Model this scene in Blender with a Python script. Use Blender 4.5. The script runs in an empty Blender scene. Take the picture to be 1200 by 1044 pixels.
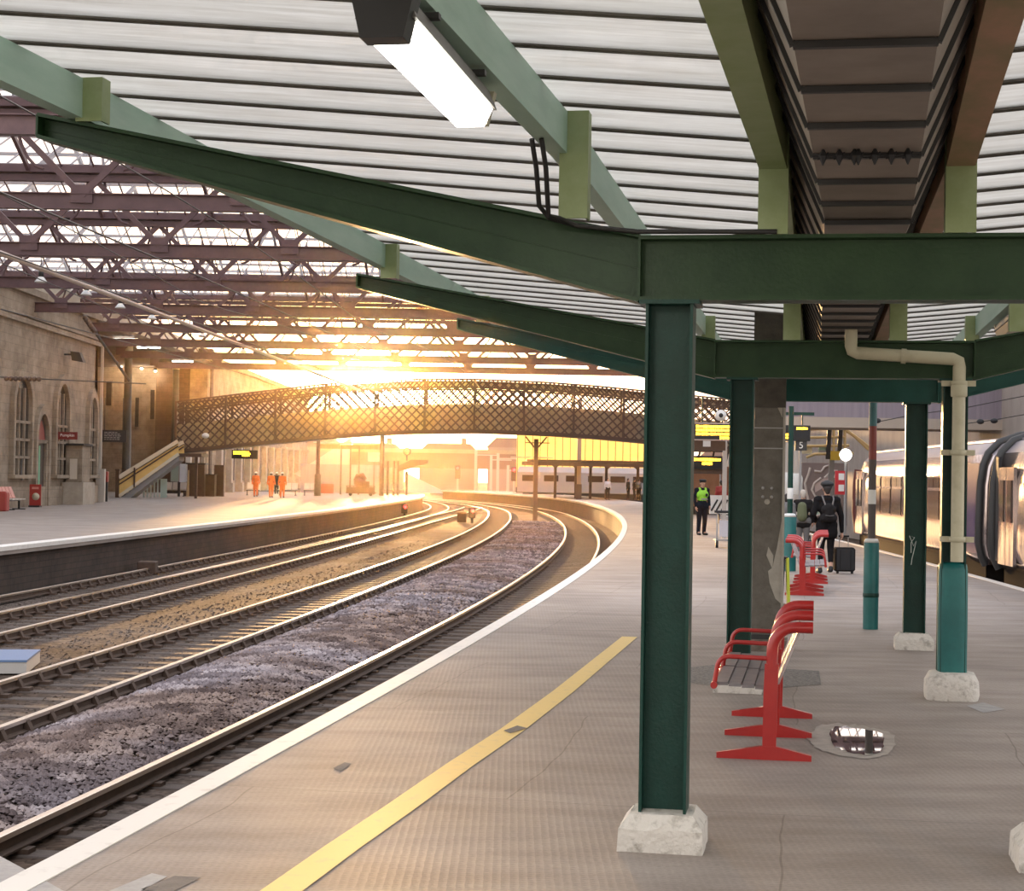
import bpy, math, random
from mathutils import Vector, Matrix, Euler
random.seed(7)
R = math.radians
PI = math.pi
SC = bpy.context.scene
COL = SC.collection

# ------------------------------------------------------------------ camera model (1200 x 1044)
F_PX, EYE = 2050.0, 1.75
PITCH, ROLL = math.atan(36 / 2050), R(0.95)
def ray(px, py):
    u, v = px - 600, 522 - py
    c, s = math.cos(ROLL), math.sin(ROLL)
    x, z = u*c - v*s, u*s + v*c
    cp, sp = math.cos(PITCH), math.sin(PITCH)
    return Vector((x, F_PX*cp - z*sp, F_PX*sp + z*cp))
def G(px, py, z=0.0):                      # the point of the level z seen at a pixel
    d = ray(px, py); t = (z - EYE)/d.z
    return Vector((d.x*t, d.y*t, z))
def D(px, py, Y):                          # the point at distance Y seen at a pixel
    d = ray(px, py); t = Y/d.y
    return Vector((d.x*t, Y, EYE + d.z*t))

# ------------------------------------------------------------------ mesh builder
class MB:
    def __init__(self): self.v = []; self.f = []; self.s = []
    def add(self, vs, fs, smooth=False):
        n = len(self.v); self.v += [tuple(p) for p in vs]
        for f in fs: self.f.append([i + n for i in f]); self.s.append(smooth)
        return self
    def box(self, c, s, rz=0.0, bev=0.0):
        cx, cy, cz = c; hx, hy, hz = s[0]/2, s[1]/2, s[2]/2
        ca, sa = math.cos(rz), math.sin(rz)
        def T(x, y, z): return (cx + x*ca - y*sa, cy + x*sa + y*ca, cz + z)
        if bev <= 0:
            vs = [T(x, y, z) for z in (-hz, hz) for y in (-hy, hy) for x in (-hx, hx)]
            return self.add(vs, [(0,2,3,1),(4,5,7,6),(0,1,5,4),(2,6,7,3),(0,4,6,2),(1,3,7,5)])
        b = min(bev, hx*.9, hy*.9, hz*.9)
        rings = []
        for z, k in ((-hz, b), (-hz + b, 0), (hz - b, 0), (hz, b)):
            x, y = hx - k, hy - k
            rings.append([(-x, -hy + b if k == 0 else -y, z)] if False else
                         [(-x + (b if k == 0 else 0), -hy if k == 0 else -y, z), (x - (b if k == 0 else 0), -hy if k == 0 else -y, z),
                          (hx if k == 0 else x, -y + (b if k == 0 else 0), z), (hx if k == 0 else x, y - (b if k == 0 else 0), z),
                          (x - (b if k == 0 else 0), hy if k == 0 else y, z), (-x + (b if k == 0 else 0), hy if k == 0 else y, z),
                          (-hx if k == 0 else -x, y - (b if k == 0 else 0), z), (-hx if k == 0 else -x, -y + (b if k == 0 else 0), z)])
        return self.rings([[T(*p) for p in r] for r in rings])
    def rings(self, rs, cap=True, smooth=False, closed=True):
        n = len(rs[0]); vs = [p for r in rs for p in r]; fs = []
        for i in range(len(rs) - 1):
            for j in range(n if closed else n - 1):
                a, b = i*n + j, i*n + (j + 1) % n
                fs.append((a, b, b + n, a + n))
        self.add(vs, fs, smooth)
        if cap and closed:
            self.add(rs[0], [tuple(reversed(range(n)))]); self.add(rs[-1], [tuple(range(n))])
        return self
    def bar(self, p, q, w, h, up=(0,0,1)):
        p, q = Vector(p), Vector(q); d = (q - p)
        if d.length < 1e-6: return self
        d.normalize(); up = Vector(up)
        sd = d.cross(up)
        if sd.length < 1e-4: sd = d.cross(Vector((1,0,0)))
        sd.normalize(); u2 = sd.cross(d)
        a, b = sd*(w/2), u2*(h/2)
        return self.rings([[p - a - b, p + a - b, p + a + b, p - a + b], [q - a - b, q + a - b, q + a + b, q - a + b]])
    def tube(self, pts, r, seg=10, cap=True, smooth=True):
        pts = [Vector(p) for p in pts]; rs = []
        rr = r if isinstance(r, (list, tuple)) else [r]*len(pts)
        prev = None
        for i, p in enumerate(pts):
            d = (pts[min(i+1, len(pts)-1)] - pts[max(i-1, 0)])
            d.normalize()
            if prev is None:
                a = d.cross(Vector((0,0,1)))
                if a.length < 1e-3: a = d.cross(Vector((1,0,0)))
            else:
                a = prev - d*prev.dot(d)
            a.normalize(); prev = a; b = d.cross(a)
            rs.append([p + (a*math.cos(2*PI*k/seg) + b*math.sin(2*PI*k/seg))*rr[i] for k in range(seg)])
        return self.rings(rs, cap, smooth)
    def lathe(self, prof, c=(0,0,0), seg=20, smooth=True):
        rs = [[(c[0] + r*math.cos(2*PI*k/seg), c[1] + r*math.sin(2*PI*k/seg), c[2] + z) for k in range(seg)] for r, z in prof]
        return self.rings(rs, True, smooth)
    def prism(self, poly, o, ax, ay, az):        # polygon in plane (ax, ay), extruded along az
        o, ax, ay, az = Vector(o), Vector(ax), Vector(ay), Vector(az)
        a = [o + ax*x + ay*y for x, y in poly]; b = [p + az for p in a]
        n = len(a)
        self.add(a + b, [tuple(reversed(range(n))), tuple(range(n, 2*n))] + [(i, (i+1) % n, n + (i+1) % n, n + i) for i in range(n)])
        return self
    def sweep(self, prof, path, cap=True, smooth=False):   # profile (across, up) along a level path
        rs = []; path = [Vector(p) for p in path]
        for i, p in enumerate(path):
            d = path[min(i+1, len(path)-1)] - path[max(i-1, 0)]; d.z = 0; d.normalize()
            n = Vector((d.y, -d.x, 0))
            rs.append([p + n*x + Vector((0,0,y)) for x, y in prof])
        return self.rings(rs, cap, smooth)
    def ball(self, c, r, seg=12, rn=8):
        r = (r, r, r) if not isinstance(r, (tuple, list)) else r
        rs = []
        for i in range(1, rn):
            a = PI*i/rn
            rs.append([(c[0] + r[0]*math.sin(a)*math.cos(2*PI*k/seg), c[1] + r[1]*math.sin(a)*math.sin(2*PI*k/seg), c[2] - r[2]*math.cos(a)) for k in range(seg)])
        n = len(self.v)
        self.rings(rs, False, True)
        m = len(self.v); self.v += [(c[0], c[1], c[2] - r[2]), (c[0], c[1], c[2] + r[2])]
        last = n + (rn - 2)*seg
        for k in range(seg):
            self.f.append([m, n + (k+1) % seg, n + k]); self.s.append(True)
            self.f.append([m + 1, last + k, last + (k+1) % seg]); self.s.append(True)
        return self
    def capsule(self, p, q, r1, r2, seg=10):
        p, q = Vector(p), Vector(q); d = q - p; L = max(d.length, 1e-5); d.normalize()
        pts, rr = [], []
        for k in range(1, 5):
            a = PI/2*k/4; pts.append(p - d*r1*math.cos(a)); rr.append(max(r1*math.sin(a), 1e-4))
        for k in range(4, 0, -1):
            a = PI/2*k/4; pts.append(q + d*r2*math.cos(a)); rr.append(max(r2*math.sin(a), 1e-4))
        return self.tube(pts, rr, seg)
    def mesh(self, name, mat):
        me = bpy.data.meshes.new(name)
        me.from_pydata(self.v, [], self.f); me.polygons.foreach_set('use_smooth', self.s)
        me.update()
        if mat: me.materials.append(mat)
        return me

def obj(name, mb, mat, parent=None, loc=None, rz=0.0):
    me = mb.mesh(name, mat) if isinstance(mb, MB) else mb
    o = bpy.data.objects.new(name, me); COL.objects.link(o)
    if loc is not None: o.location = loc
    if rz: o.rotation_euler = (0, 0, rz)
    if parent is not None: o.parent = parent
    return o
def tag(o, label, cat, group=None, kind=None):
    o['label'] = label; o['category'] = cat
    if group: o['group'] = group
    if kind: o['kind'] = kind
    return o
def thing(name, label, cat, loc=(0,0,0), rz=0.0, group=None):
    o = bpy.data.objects.new(name, None); COL.objects.link(o)
    o.location = loc; o.rotation_euler = (0, 0, rz); o.empty_display_size = .2
    return tag(o, label, cat, group)
def struct(name, mb, mat, parent=None, loc=None, rz=0.0):
    o = obj(name, mb, mat, parent, loc, rz)
    if parent is None: o['kind'] = 'structure'
    return o
def dup(root, loc, rz, label, group=None):
    r = root.copy(); COL.objects.link(r); r.location = loc; r.rotation_euler = (0, 0, rz); r['label'] = label
    if group: r['group'] = group
    for ch in list(root.children):
        c = ch.copy(); COL.objects.link(c); c.parent = r
        for g in list(ch.children):
            d = g.copy(); COL.objects.link(d); d.parent = c
    return r

# ------------------------------------------------------------------ materials
def mat_new(name):
    m = bpy.data.materials.new(name); m.use_nodes = True
    return m, m.node_tree, m.node_tree.nodes['Principled BSDF']
def mat(name, col, rough=.5, metal=0.0, col2=None, scale=6.0, stretch=(1,1,1), bump=0.0, bscale=None, lo=.35, hi=.65, spec=.5, coat=0.0, detail=5):
    m, nt, b = mat_new(name); N, L = nt.nodes, nt.links
    b.inputs['Roughness'].default_value = rough; b.inputs['Metallic'].default_value = metal
    b.inputs['Specular IOR Level'].default_value = spec; b.inputs['Coat Weight'].default_value = coat
    b.inputs['Base Color'].default_value = (*col, 1)
    if col2 or bump:
        tc = N.new('ShaderNodeTexCoord'); mp = N.new('ShaderNodeMapping'); mp.inputs['Scale'].default_value = stretch
        L.new(tc.outputs['Object'], mp.inputs[0])
    if col2:
        nz = N.new('ShaderNodeTexNoise'); nz.inputs['Scale'].default_value = scale; nz.inputs['Detail'].default_value = detail
        nz.inputs['Roughness'].default_value = .65
        L.new(mp.outputs[0], nz.inputs['Vector'])
        cr = N.new('ShaderNodeValToRGB'); cr.color_ramp.elements[0].position = lo; cr.color_ramp.elements[1].position = hi
        cr.color_ramp.elements[0].color = (*col, 1); cr.color_ramp.elements[1].color = (*col2, 1)
        L.new(nz.outputs['Fac'], cr.inputs[0]); L.new(cr.outputs[0], b.inputs['Base Color'])
    if bump:
        n2 = N.new('ShaderNodeTexNoise'); n2.inputs['Scale'].default_value = bscale or scale*4; n2.inputs['Detail'].default_value = 4
        L.new(mp.outputs[0], n2.inputs['Vector'])
        bp = N.new('ShaderNodeBump'); bp.inputs['Strength'].default_value = bump; bp.inputs['Distance'].default_value = .02
        L.new(n2.outputs['Fac'], bp.inputs['Height']); L.new(bp.outputs[0], b.inputs['Normal'])
    return m
def emis(name, col, st):
    m, nt, b = mat_new(name)
    b.inputs['Base Color'].default_value = (*col, 1); b.inputs['Emission Color'].default_value = (*col, 1); b.inputs['Emission Strength'].default_value = st
    return m

M = {}
M['green'] = mat('dark green paint', (.003,.030,.020), .42, spec=.3, col2=(.005,.046,.034), scale=2.5, bump=.12, bscale=60)
M['beam'] = mat('green beam paint', (.012,.040,.013), .42, spec=.3, col2=(.022,.056,.020), scale=3, bump=.1, bscale=50)
M['mint'] = mat('pale green paint', (.33,.50,.40), .5, col2=(.42,.58,.48), scale=3, stretch=(1,.3,2), bump=.05)
M['olive'] = mat('olive green paint', (.26,.33,.14), .5, col2=(.33,.40,.21), scale=4, bump=.05)
M['teal'] = mat('teal padding', (.006,.10,.095), .45, col2=(.01,.14,.13), scale=3, bump=.08, bscale=60)
M['cream'] = mat('cream paint', (.50,.47,.33), .5, col2=(.36,.33,.22), scale=5, lo=.5, hi=.8)
M['concrete'] = mat('white concrete', (.62,.58,.52), .9, col2=(.30,.27,.23), scale=12, bump=.7, bscale=30, lo=.52, hi=.72)
M['soffit'] = mat('brown soffit', (.20,.165,.135), .6, col2=(.26,.215,.175), scale=3)
M['dark'] = mat('dark metal', (.02,.019,.018), .5)
M['black'] = mat('black', (.01,.01,.011), .6)
M['bar'] = mat('glazing bar', (.075,.066,.052), .5, col2=(.13,.115,.09), scale=12, stretch=(.2,1,1))
M['red'] = mat('red enamel', (.36,.012,.011), .3, col2=(.43,.02,.016), scale=5, coat=.3)
M['seat'] = mat('grey perforated seat', (.16,.15,.16), .45, col2=(.22,.2,.2), scale=8)
M['rail'] = mat('rail steel', (.78,.71,.62), .32, metal=1.0)
M['rust'] = mat('rusty rail side', (.055,.032,.02), .8, col2=(.085,.05,.032), scale=8)
M['wood'] = mat('sleeper timber', (.055,.038,.028), .75, col2=(.09,.065,.05), scale=8, stretch=(1,6,1), bump=.4)
M['truss'] = mat('purple brown iron paint', (.095,.05,.055), .5, col2=(.13,.07,.072), scale=2)
M['white'] = mat('white paint', (.75,.74,.70), .5)
M['grey'] = mat('grey paint', (.30,.29,.28), .5)
M['tube'] = emis('lit diffuser', (1,.96,.86), 7.0)

def mat_floor():
    m, nt, b = mat_new('platform surfacing'); N, L = nt.nodes, nt.links
    tc = N.new('ShaderNodeTexCoord')
    def noise(sc, st=(1,1,1), det=6, ro=.6):
        mp = N.new('ShaderNodeMapping'); mp.inputs['Scale'].default_value = st; L.new(tc.outputs['Object'], mp.inputs[0])
        n = N.new('ShaderNodeTexNoise'); n.inputs['Scale'].default_value = sc; n.inputs['Detail'].default_value = det; n.inputs['Roughness'].default_value = ro
        L.new(mp.outputs[0], n.inputs['Vector']); return n.outputs['Fac']
    def ramp(f, p0, c0, p1, c1):
        r = N.new('ShaderNodeValToRGB'); e = r.color_ramp.elements
        e[0].position, e[1].position = p0, p1; e[0].color, e[1].color = (*c0, 1), (*c1, 1); L.new(f, r.inputs[0]); return r.outputs[0]
    def mul(a, c, fac=1.0):
        x = N.new('ShaderNodeMix'); x.data_type = 'RGBA'; x.blend_type = 'MULTIPLY'; x.inputs[0].default_value = fac
        L.new(a, x.inputs[6]); L.new(c, x.inputs[7]); return x.outputs[2]
    base = ramp(noise(.35, (1,.6,1)), .35, (.295,.25,.218), .68, (.42,.36,.316))
    base = mul(base, ramp(noise(1.6, (.5,1.6,1)), .38, (.72,.70,.68), .6, (1,1,1)), .8)
    base = mul(base, ramp(noise(45), .3, (.72,.72,.72), .7, (1.1,1.1,1.1)), .6)
    # stamped dimples of the surfacing
    vo = N.new('ShaderNodeTexVoronoi'); vo.inputs['Scale'].default_value = 26; vo.inputs['Randomness'].default_value = .12
    L.new(tc.outputs['Object'], vo.inputs['Vector'])
    base = mul(base, ramp(vo.outputs['Distance'], .10, (.62,.61,.6), .42, (1.05,1.05,1.05)), .32)
    # slab joints
    br = N.new('ShaderNodeTexBrick'); br.inputs['Scale'].default_value = 1.0; br.inputs['Brick Width'].default_value = 2.9; br.inputs['Row Height'].default_value = 3.4
    br.inputs['Mortar Size'].default_value = .006; br.inputs['Mortar Smooth'].default_value = .3
    br.inputs['Color1'].default_value = (1,1,1,1); br.inputs['Color2'].default_value = (.90,.89,.88,1); br.inputs['Mortar'].default_value = (.55,.53,.5,1)
    mp = N.new('ShaderNodeMapping'); mp.inputs['Rotation'].default_value = (0,0,R(9.9)); mp.inputs['Location'].default_value = (1.5,.7,0)
    wob = N.new('ShaderNodeTexNoise'); wob.inputs['Scale'].default_value = .5; L.new(tc.outputs['Object'], wob.inputs['Vector'])
    mx = N.new('ShaderNodeVectorMath'); mx.operation = 'MULTIPLY_ADD'; mx.inputs[1].default_value = (.25,.25,0)
    L.new(wob.outputs['Color'], mx.inputs[0]); L.new(tc.outputs['Object'], mx.inputs[2]); L.new(mx.outputs[0], mp.inputs[0])
    L.new(mp.outputs[0], br.inputs['Vector'])
    base = mul(base, br.outputs['Color'], .75)
    L.new(base, b.inputs['Base Color'])
    ro = N.new('ShaderNodeMapRange'); ro.inputs[3].default_value = .52; ro.inputs[4].default_value = .74; L.new(noise(.8, (.6,1.4,1)), ro.inputs[0])
    L.new(ro.outputs[0], b.inputs['Roughness']); b.inputs['Specular IOR Level'].default_value = .36
    bp = N.new('ShaderNodeBump'); bp.inputs['Strength'].default_value = .25; bp.inputs['Distance'].default_value = .01
    L.new(vo.outputs['Distance'], bp.inputs['Height']); L.new(bp.outputs[0], b.inputs['Normal'])
    return m
M['floor'] = mat_floor()

def mat_sheet(name, dirt=True, tr=.62, clear=0.0, col=(.80,.78,.73), col2=(.62,.59,.53)):
    m, nt, b = mat_new(name); N, L = nt.nodes, nt.links
    out = N['Material Output']
    tc = N.new('ShaderNodeTexCoord'); mp = N.new('ShaderNodeMapping'); mp.inputs['Scale'].default_value = (.7,9,1)
    L.new(tc.outputs['Object'], mp.inputs[0])
    n = N.new('ShaderNodeTexNoise'); n.inputs['Scale'].default_value = 2.2; n.inputs['Detail'].default_value = 8; n.inputs['Roughness'].default_value = .7
    L.new(mp.outputs[0], n.inputs['Vector'])
    cr = N.new('ShaderNodeValToRGB'); e = cr.color_ramp.elements
    e[0].position, e[1].position = .30, .66; e[0].color, e[1].color = (*col2, 1), (*col, 1)
    L.new(n.outputs['Fac'], cr.inputs[0])
    L.new(cr.outputs[0], b.inputs['Base Color']); b.inputs['Roughness'].default_value = .18; b.inputs['Specular IOR Level'].default_value = .5
    t = N.new('ShaderNodeBsdfTranslucent'); L.new(cr.outputs[0], t.inputs['Color'])
    mx = N.new('ShaderNodeMixShader'); mx.inputs[0].default_value = tr
    L.new(b.outputs[0], mx.inputs[1]); L.new(t.outputs[0], mx.inputs[2])
    last = mx.outputs[0]
    if clear > 0:
        tp = N.new('ShaderNodeBsdfTransparent'); tp.inputs['Color'].default_value = (.93,.95,.97,1)
        m2 = N.new('ShaderNodeMixShader'); m2.inputs[0].default_value = clear
        L.new(last, m2.inputs[1]); L.new(tp.outputs[0], m2.inputs[2]); last = m2.outputs[0]
    L.new(last, out.inputs['Surface'])
    return m
M['sheet'] = mat_sheet('translucent canopy sheet', tr=.74, clear=.13)
M['roofglass'] = mat_sheet('shed roof glass', tr=.75, clear=.82, col=(.9,.9,.9), col2=(.8,.8,.8))

def mat_ballast(name, c0, c1, c2, sc=9.0, disp=.28):
    m, nt, b = mat_new(name); N, L = nt.nodes, nt.links
    tc = N.new('ShaderNodeTexCoord')
    vo = N.new('ShaderNodeTexVoronoi'); vo.inputs['Scale'].default_value = sc; L.new(tc.outputs['Object'], vo.inputs['Vector'])
    cr = N.new('ShaderNodeValToRGB'); e = cr.color_ramp.elements
    e[0].position = 0; e[0].color = (*c0, 1); e[1].position = 1; e[1].color = (*c2, 1); k = e.new(.5); k.color = (*c1, 1)
    sp = N.new('ShaderNodeSeparateColor'); L.new(vo.outputs['Color'], sp.inputs[0]); L.new(sp.outputs[0], cr.inputs[0])
    nz = N.new('ShaderNodeTexNoise'); nz.inputs['Scale'].default_value = .35; nz.inputs['Detail'].default_value = 4; L.new(tc.outputs['Object'], nz.inputs['Vector'])
    c3 = N.new('ShaderNodeValToRGB'); c3.color_ramp.elements[0].position = .4; c3.color_ramp.elements[1].position = .62
    c3.color_ramp.elements[0].color = (.72,.62,.52,1); c3.color_ramp.elements[1].color = (1,1,1,1); L.new(nz.outputs['Fac'], c3.inputs[0])
    mx = N.new('ShaderNodeMix'); mx.data_type = 'RGBA'; mx.blend_type = 'MULTIPLY'; mx.inputs[0].default_value = 1
    L.new(cr.outputs[0], mx.inputs[6]); L.new(c3.outputs[0], mx.inputs[7]); L.new(mx.outputs[2], b.inputs['Base Color'])
    b.inputs['Roughness'].default_value = .9; b.inputs['Specular IOR Level'].default_value = .08
    bp = N.new('ShaderNodeBump'); bp.inputs['Strength'].default_value = disp; bp.inputs['Distance'].default_value = .05
    iv = N.new('ShaderNodeMath'); iv.operation = 'MULTIPLY'; iv.inputs[1].default_value = -1; L.new(vo.outputs['Distance'], iv.inputs[0])
    L.new(iv.outputs[0], bp.inputs['Height']); L.new(bp.outputs[0], b.inputs['Normal'])
    return m
M['ballast'] = mat_ballast('track ballast', (.055,.042,.035), (.10,.078,.064), (.165,.13,.11), 14)
M['stone'] = mat_ballast('purple grey ballast stones', (.15,.122,.126), (.27,.228,.235), (.46,.40,.40), 3.0, .2)

def mat_masonry(name, c0, c1, mortar, bw=.9, rh=.38, rot=None, ms=.012):
    m, nt, b = mat_new(name); N, L = nt.nodes, nt.links
    tc = N.new('ShaderNodeTexCoord'); sx = N.new('ShaderNodeSeparateXYZ'); L.new(tc.outputs['Object'], sx.inputs[0])
    ad = N.new('ShaderNodeMath'); ad.operation = 'ADD'; L.new(sx.outputs[0], ad.inputs[0]); L.new(sx.outputs[1], ad.inputs[1])
    cb = N.new('ShaderNodeCombineXYZ'); L.new(ad.outputs[0], cb.inputs[0]); L.new(sx.outputs[2], cb.inputs[1])
    br = N.new('ShaderNodeTexBrick'); br.inputs['Scale'].default_value = 1; br.inputs['Brick Width'].default_value = bw; br.inputs['Row Height'].default_value = rh
    br.inputs['Mortar Size'].default_value = ms
    br.inputs['Color1'].default_value = (*c0, 1); br.inputs['Color2'].default_value = (*c1, 1); br.inputs['Mortar'].default_value = (*mortar, 1)
    L.new(cb.outputs[0], br.inputs['Vector'])
    nz = N.new('ShaderNodeTexNoise'); nz.inputs['Scale'].default_value = .8; nz.inputs['Detail'].default_value = 7; nz.inputs['Roughness'].default_value = .7
    L.new(tc.outputs['Object'], nz.inputs['Vector'])
    cr = N.new('ShaderNodeValToRGB'); cr.color_ramp.elements[0].position = .3; cr.color_ramp.elements[1].position = .66
    cr.color_ramp.elements[0].color = (.42,.38,.34,1); cr.color_ramp.elements[1].color = (1.08,1.06,1.03,1); L.new(nz.outputs['Fac'], cr.inputs[0])
    mx = N.new('ShaderNodeMix'); mx.data_type = 'RGBA'; mx.blend_type = 'MULTIPLY'; mx.inputs[0].default_value = .9
    L.new(br.outputs['Color'], mx.inputs[6]); L.new(cr.outputs[0], mx.inputs[7]); L.new(mx.outputs[2], b.inputs['Base Color'])
    b.inputs['Roughness'].default_value = .9
    bp = N.new('ShaderNodeBump'); bp.inputs['Strength'].default_value = .5; bp.inputs['Distance'].default_value = .05
    L.new(nz.outputs['Fac'], bp.inputs['Height']); L.new(bp.outputs[0], b.inputs['Normal'])
    return m
M['masonry'] = mat_masonry('sandstone masonry', (.40,.325,.245), (.345,.28,.21), (.28,.225,.168))
M['masonry_dark'] = mat_masonry('dark masonry with wall shade', (.15,.10,.07), (.11,.075,.05), (.07,.05,.035))
M['brickwall'] = mat_masonry('platform wall brick', (.075,.05,.038), (.052,.037,.029), (.03,.023,.018), .45, .15, ms=.01)

# ------------------------------------------------------------------ camera, world, sun
cam = bpy.data.cameras.new('camera'); co = bpy.data.objects.new('camera', cam); COL.objects.link(co)
cam.sensor_width = 36; cam.lens = F_PX/1200*36; cam.clip_start = .05; cam.clip_end = 2000
c, s = math.cos(ROLL), math.sin(ROLL); cp, sp = math.cos(PITCH), math.sin(PITCH)
RIGHT = Vector((c, -s*sp, s*cp)); UP = Vector((-s, -c*sp, c*cp)); FWD = Vector((0, cp, sp))
mw = Matrix((RIGHT, UP, -FWD)).transposed().to_4x4(); mw.translation = (0, 0, EYE)
co.matrix_world = mw
SC.camera = co

SUN = ray(436, 441).normalized()
w = bpy.data.worlds.new('evening sky'); SC.world = w; w.use_nodes = True
nt = w.node_tree; N, L = nt.nodes, nt.links
bg = N['Background']; tc = N.new('ShaderNodeTexCoord')
nm = N.new('ShaderNodeVectorMath'); nm.operation = 'NORMALIZE'; L.new(tc.outputs['Generated'], nm.inputs[0])
dt = N.new('ShaderNodeVectorMath'); dt.operation = 'DOT_PRODUCT'; dt.inputs[1].default_value = SUN; L.new(nm.outputs[0], dt.inputs[0])
mxx = N.new('ShaderNodeMath'); mxx.operation = 'MAXIMUM'; mxx.inputs[1].default_value = 0; L.new(dt.outputs['Value'], mxx.inputs[0])
sz = N.new('ShaderNodeSeparateXYZ'); L.new(nm.outputs[0], sz.inputs[0])
gr = N.new('ShaderNodeValToRGB'); e = gr.color_ramp.elements
e[0].position = 0; e[0].color = (1.0,.86,.70,1); e[1].position = 1; e[1].color = (.74,.79,.92,1); k = e.new(.22); k.color = (.98,.96,.98,1)
L.new(sz.outputs[2], gr.inputs[0])
acc = gr.outputs[0]
for pw, colr, st in ((5, (1,.60,.33), .7), (90, (1,.52,.17), 4.5), (2600, (1,.66,.24), 60.0), (16000, (1,.85,.55), 400.0)):
    p = N.new('ShaderNodeMath'); p.operation = 'POWER'; p.inputs[1].default_value = pw; L.new(mxx.outputs[0], p.inputs[0])
    v = N.new('ShaderNodeVectorMath'); v.operation = 'SCALE'; v.inputs[0].default_value = (colr[0]*st, colr[1]*st, colr[2]*st); L.new(p.outputs[0], v.inputs['Scale'])
    a = N.new('ShaderNodeVectorMath'); a.operation = 'ADD'; L.new(acc, a.inputs[0]); L.new(v.outputs[0], a.inputs[1]); acc = a.outputs[0]
L.new(acc, bg.inputs['Color']); bg.inputs['Strength'].default_value = 1.0
w.cycles.sampling_method = 'MANUAL'; w.cycles.sample_map_resolution = 2048
sl = bpy.data.lights.new('evening sun', 'SUN'); sl.energy = 5.0; sl.color = (1,.56,.22); sl.angle = R(1.2)
so = bpy.data.objects.new('evening_sun', sl); COL.objects.link(so); so.location = (-15, 180, 20)
so.rotation_euler = SUN.to_track_quat('Z', 'Y').to_euler()
SC.view_settings.view_transform = 'Standard'; SC.view_settings.look = 'None'; SC.view_settings.gamma = 1; SC.view_settings.exposure = 1.0
try:
    SC.cycles.use_denoising = True; SC.cycles.max_bounces = 8; SC.cycles.diffuse_bounces = 4; SC.cycles.transparent_max_bounces = 16
    SC.cycles.sample_clamp_indirect = 6.0; SC.cycles.caustics_reflective = False; SC.cycles.caustics_refractive = False
except Exception: pass
# ================================================================== TRACKS AND PLATFORMS
RAILZ, BEDZ = -.95, -1.12
def bend(y): return -.0013*max(0, y - 130)**2
def poly(c, y):
    t = y/100; r = 0
    for k in c: r = r*t + k
    return r
def trk(n, y):
    if n == 4: return poly((-7.875, 16.59, -4.975), y) + bend(y)
    if n == 3: return poly((-.818, -3.436, 11.348, -8.023), y) + bend(y)
    yy = max(y, 30)
    if n == 2: r = poly((2.323, -6.624, 10.652, -11.652), yy) + (y - yy)*.074
    else: r = poly((-3.2, 9.9, -12.9 - .35), yy) + (y - yy)*.078
    return r + bend(y)
def edge_l(y): return trk(4, y) + 1.67                       # our platform, left edge
def edge_r(y): return 6.2 + .1*y - .00058*y*y + .6*bend(y)*.5  # our platform, right edge
def edge_far(y): return trk(1, y) - 1.30
def frange(a, b, st):
    n = max(1, int(round((b - a)/st)))
    return [a + (b - a)*i/n for i in range(n + 1)]
def strip(name, fa, fb, z, ys, m, kind=None):
    b = MB(); vs, fs = [], []
    for y in ys: vs += [(fa(y), y, z), (fb(y), y, z)]
    for i in range(len(ys) - 1): fs.append((2*i, 2*i + 1, 2*i + 3, 2*i + 2))
    b.add(vs, fs); return struct(name, b, m)
def slab(name, fa, fb, z0, z1, ys, mtop):
    b = MB(); rs = [[(fa(y), y, z0), (fb(y), y, z0), (fb(y), y, z1), (fa(y), y, z1)] for y in ys]
    b.rings(rs); return struct(name, b, mtop)

g = MB(); g.add([(-400,-20,BEDZ-.03),(400,-20,BEDZ-.03),(400,700,BEDZ-.03),(-400,700,BEDZ-.03)], [(0,1,2,3)])
struct('ground', g, M['ballast'])
YS = frange(-2, 200, 2.0)
slab('island_platform_floor', lambda y: edge_l(y) + .02, lambda y: edge_r(y), -.18, 0, YS, M['floor'])
slab('island_platform_wall', lambda y: edge_l(y) + .18, lambda y: edge_r(y) - .18, BEDZ - .1, -.18, YS, M['brickwall'])
M['edge'] = mat('worn white edge paint', (.74,.70,.64), .55, col2=(.46,.42,.38), scale=7, lo=.55, hi=.85)
slab('platform_edge_coping', lambda y: edge_l(y), lambda y: edge_l(y) + .17, -.08, .006, YS, M['edge'])
slab('platform_edge_kerb', lambda y: edge_r(y) - .16, lambda y: edge_r(y) + .01, -.08, .006, YS, M['edge'])
M['yellow'] = mat('yellow line paint', (.70,.50,.16), .55, col2=(.40,.32,.20), scale=9, lo=.55, hi=.9)
yl = [G(x, y, .004) for x, y in ((318,1052),(400,993),(470,945),(540,895),(600,855),(660,810),(705,773),(738,746))]
b = MB(); vs, fs = [], []
W2 = [(-.075, .075)]*8
for i, p in enumerate(yl):
    d = (yl[min(i+1, 7)] - yl[max(i-1, 0)]); d.normalize(); n = Vector((d.y, -d.x, 0))
    vs += [p - n*.085, p + n*.085]
for i in range(7): fs.append((2*i, 2*i+1, 2*i+3, 2*i+2))
b.add(vs, fs); struct('platform_yellow_line', b, M['yellow'])
# the far platform across the tracks
YF = frange(20, 156, 2.0)
M['floor2'] = mat('far platform paving', (.27,.225,.195), .8, spec=.2, col2=(.34,.29,.25), scale=.8, bump=.1)
slab('opposite_platform_floor', lambda y: -60, lambda y: edge_far(y) - .02, -.18, 0, YF, M['floor2'])
slab('opposite_platform_wall', lambda y: -60, lambda y: edge_far(y) - .16, BEDZ - .1, -.18, YF, M['brickwall'])
slab('opposite_platform_coping', lambda y: edge_far(y) - .45, lambda y: edge_far(y), -.09, .006, YF, M['edge'])
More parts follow.
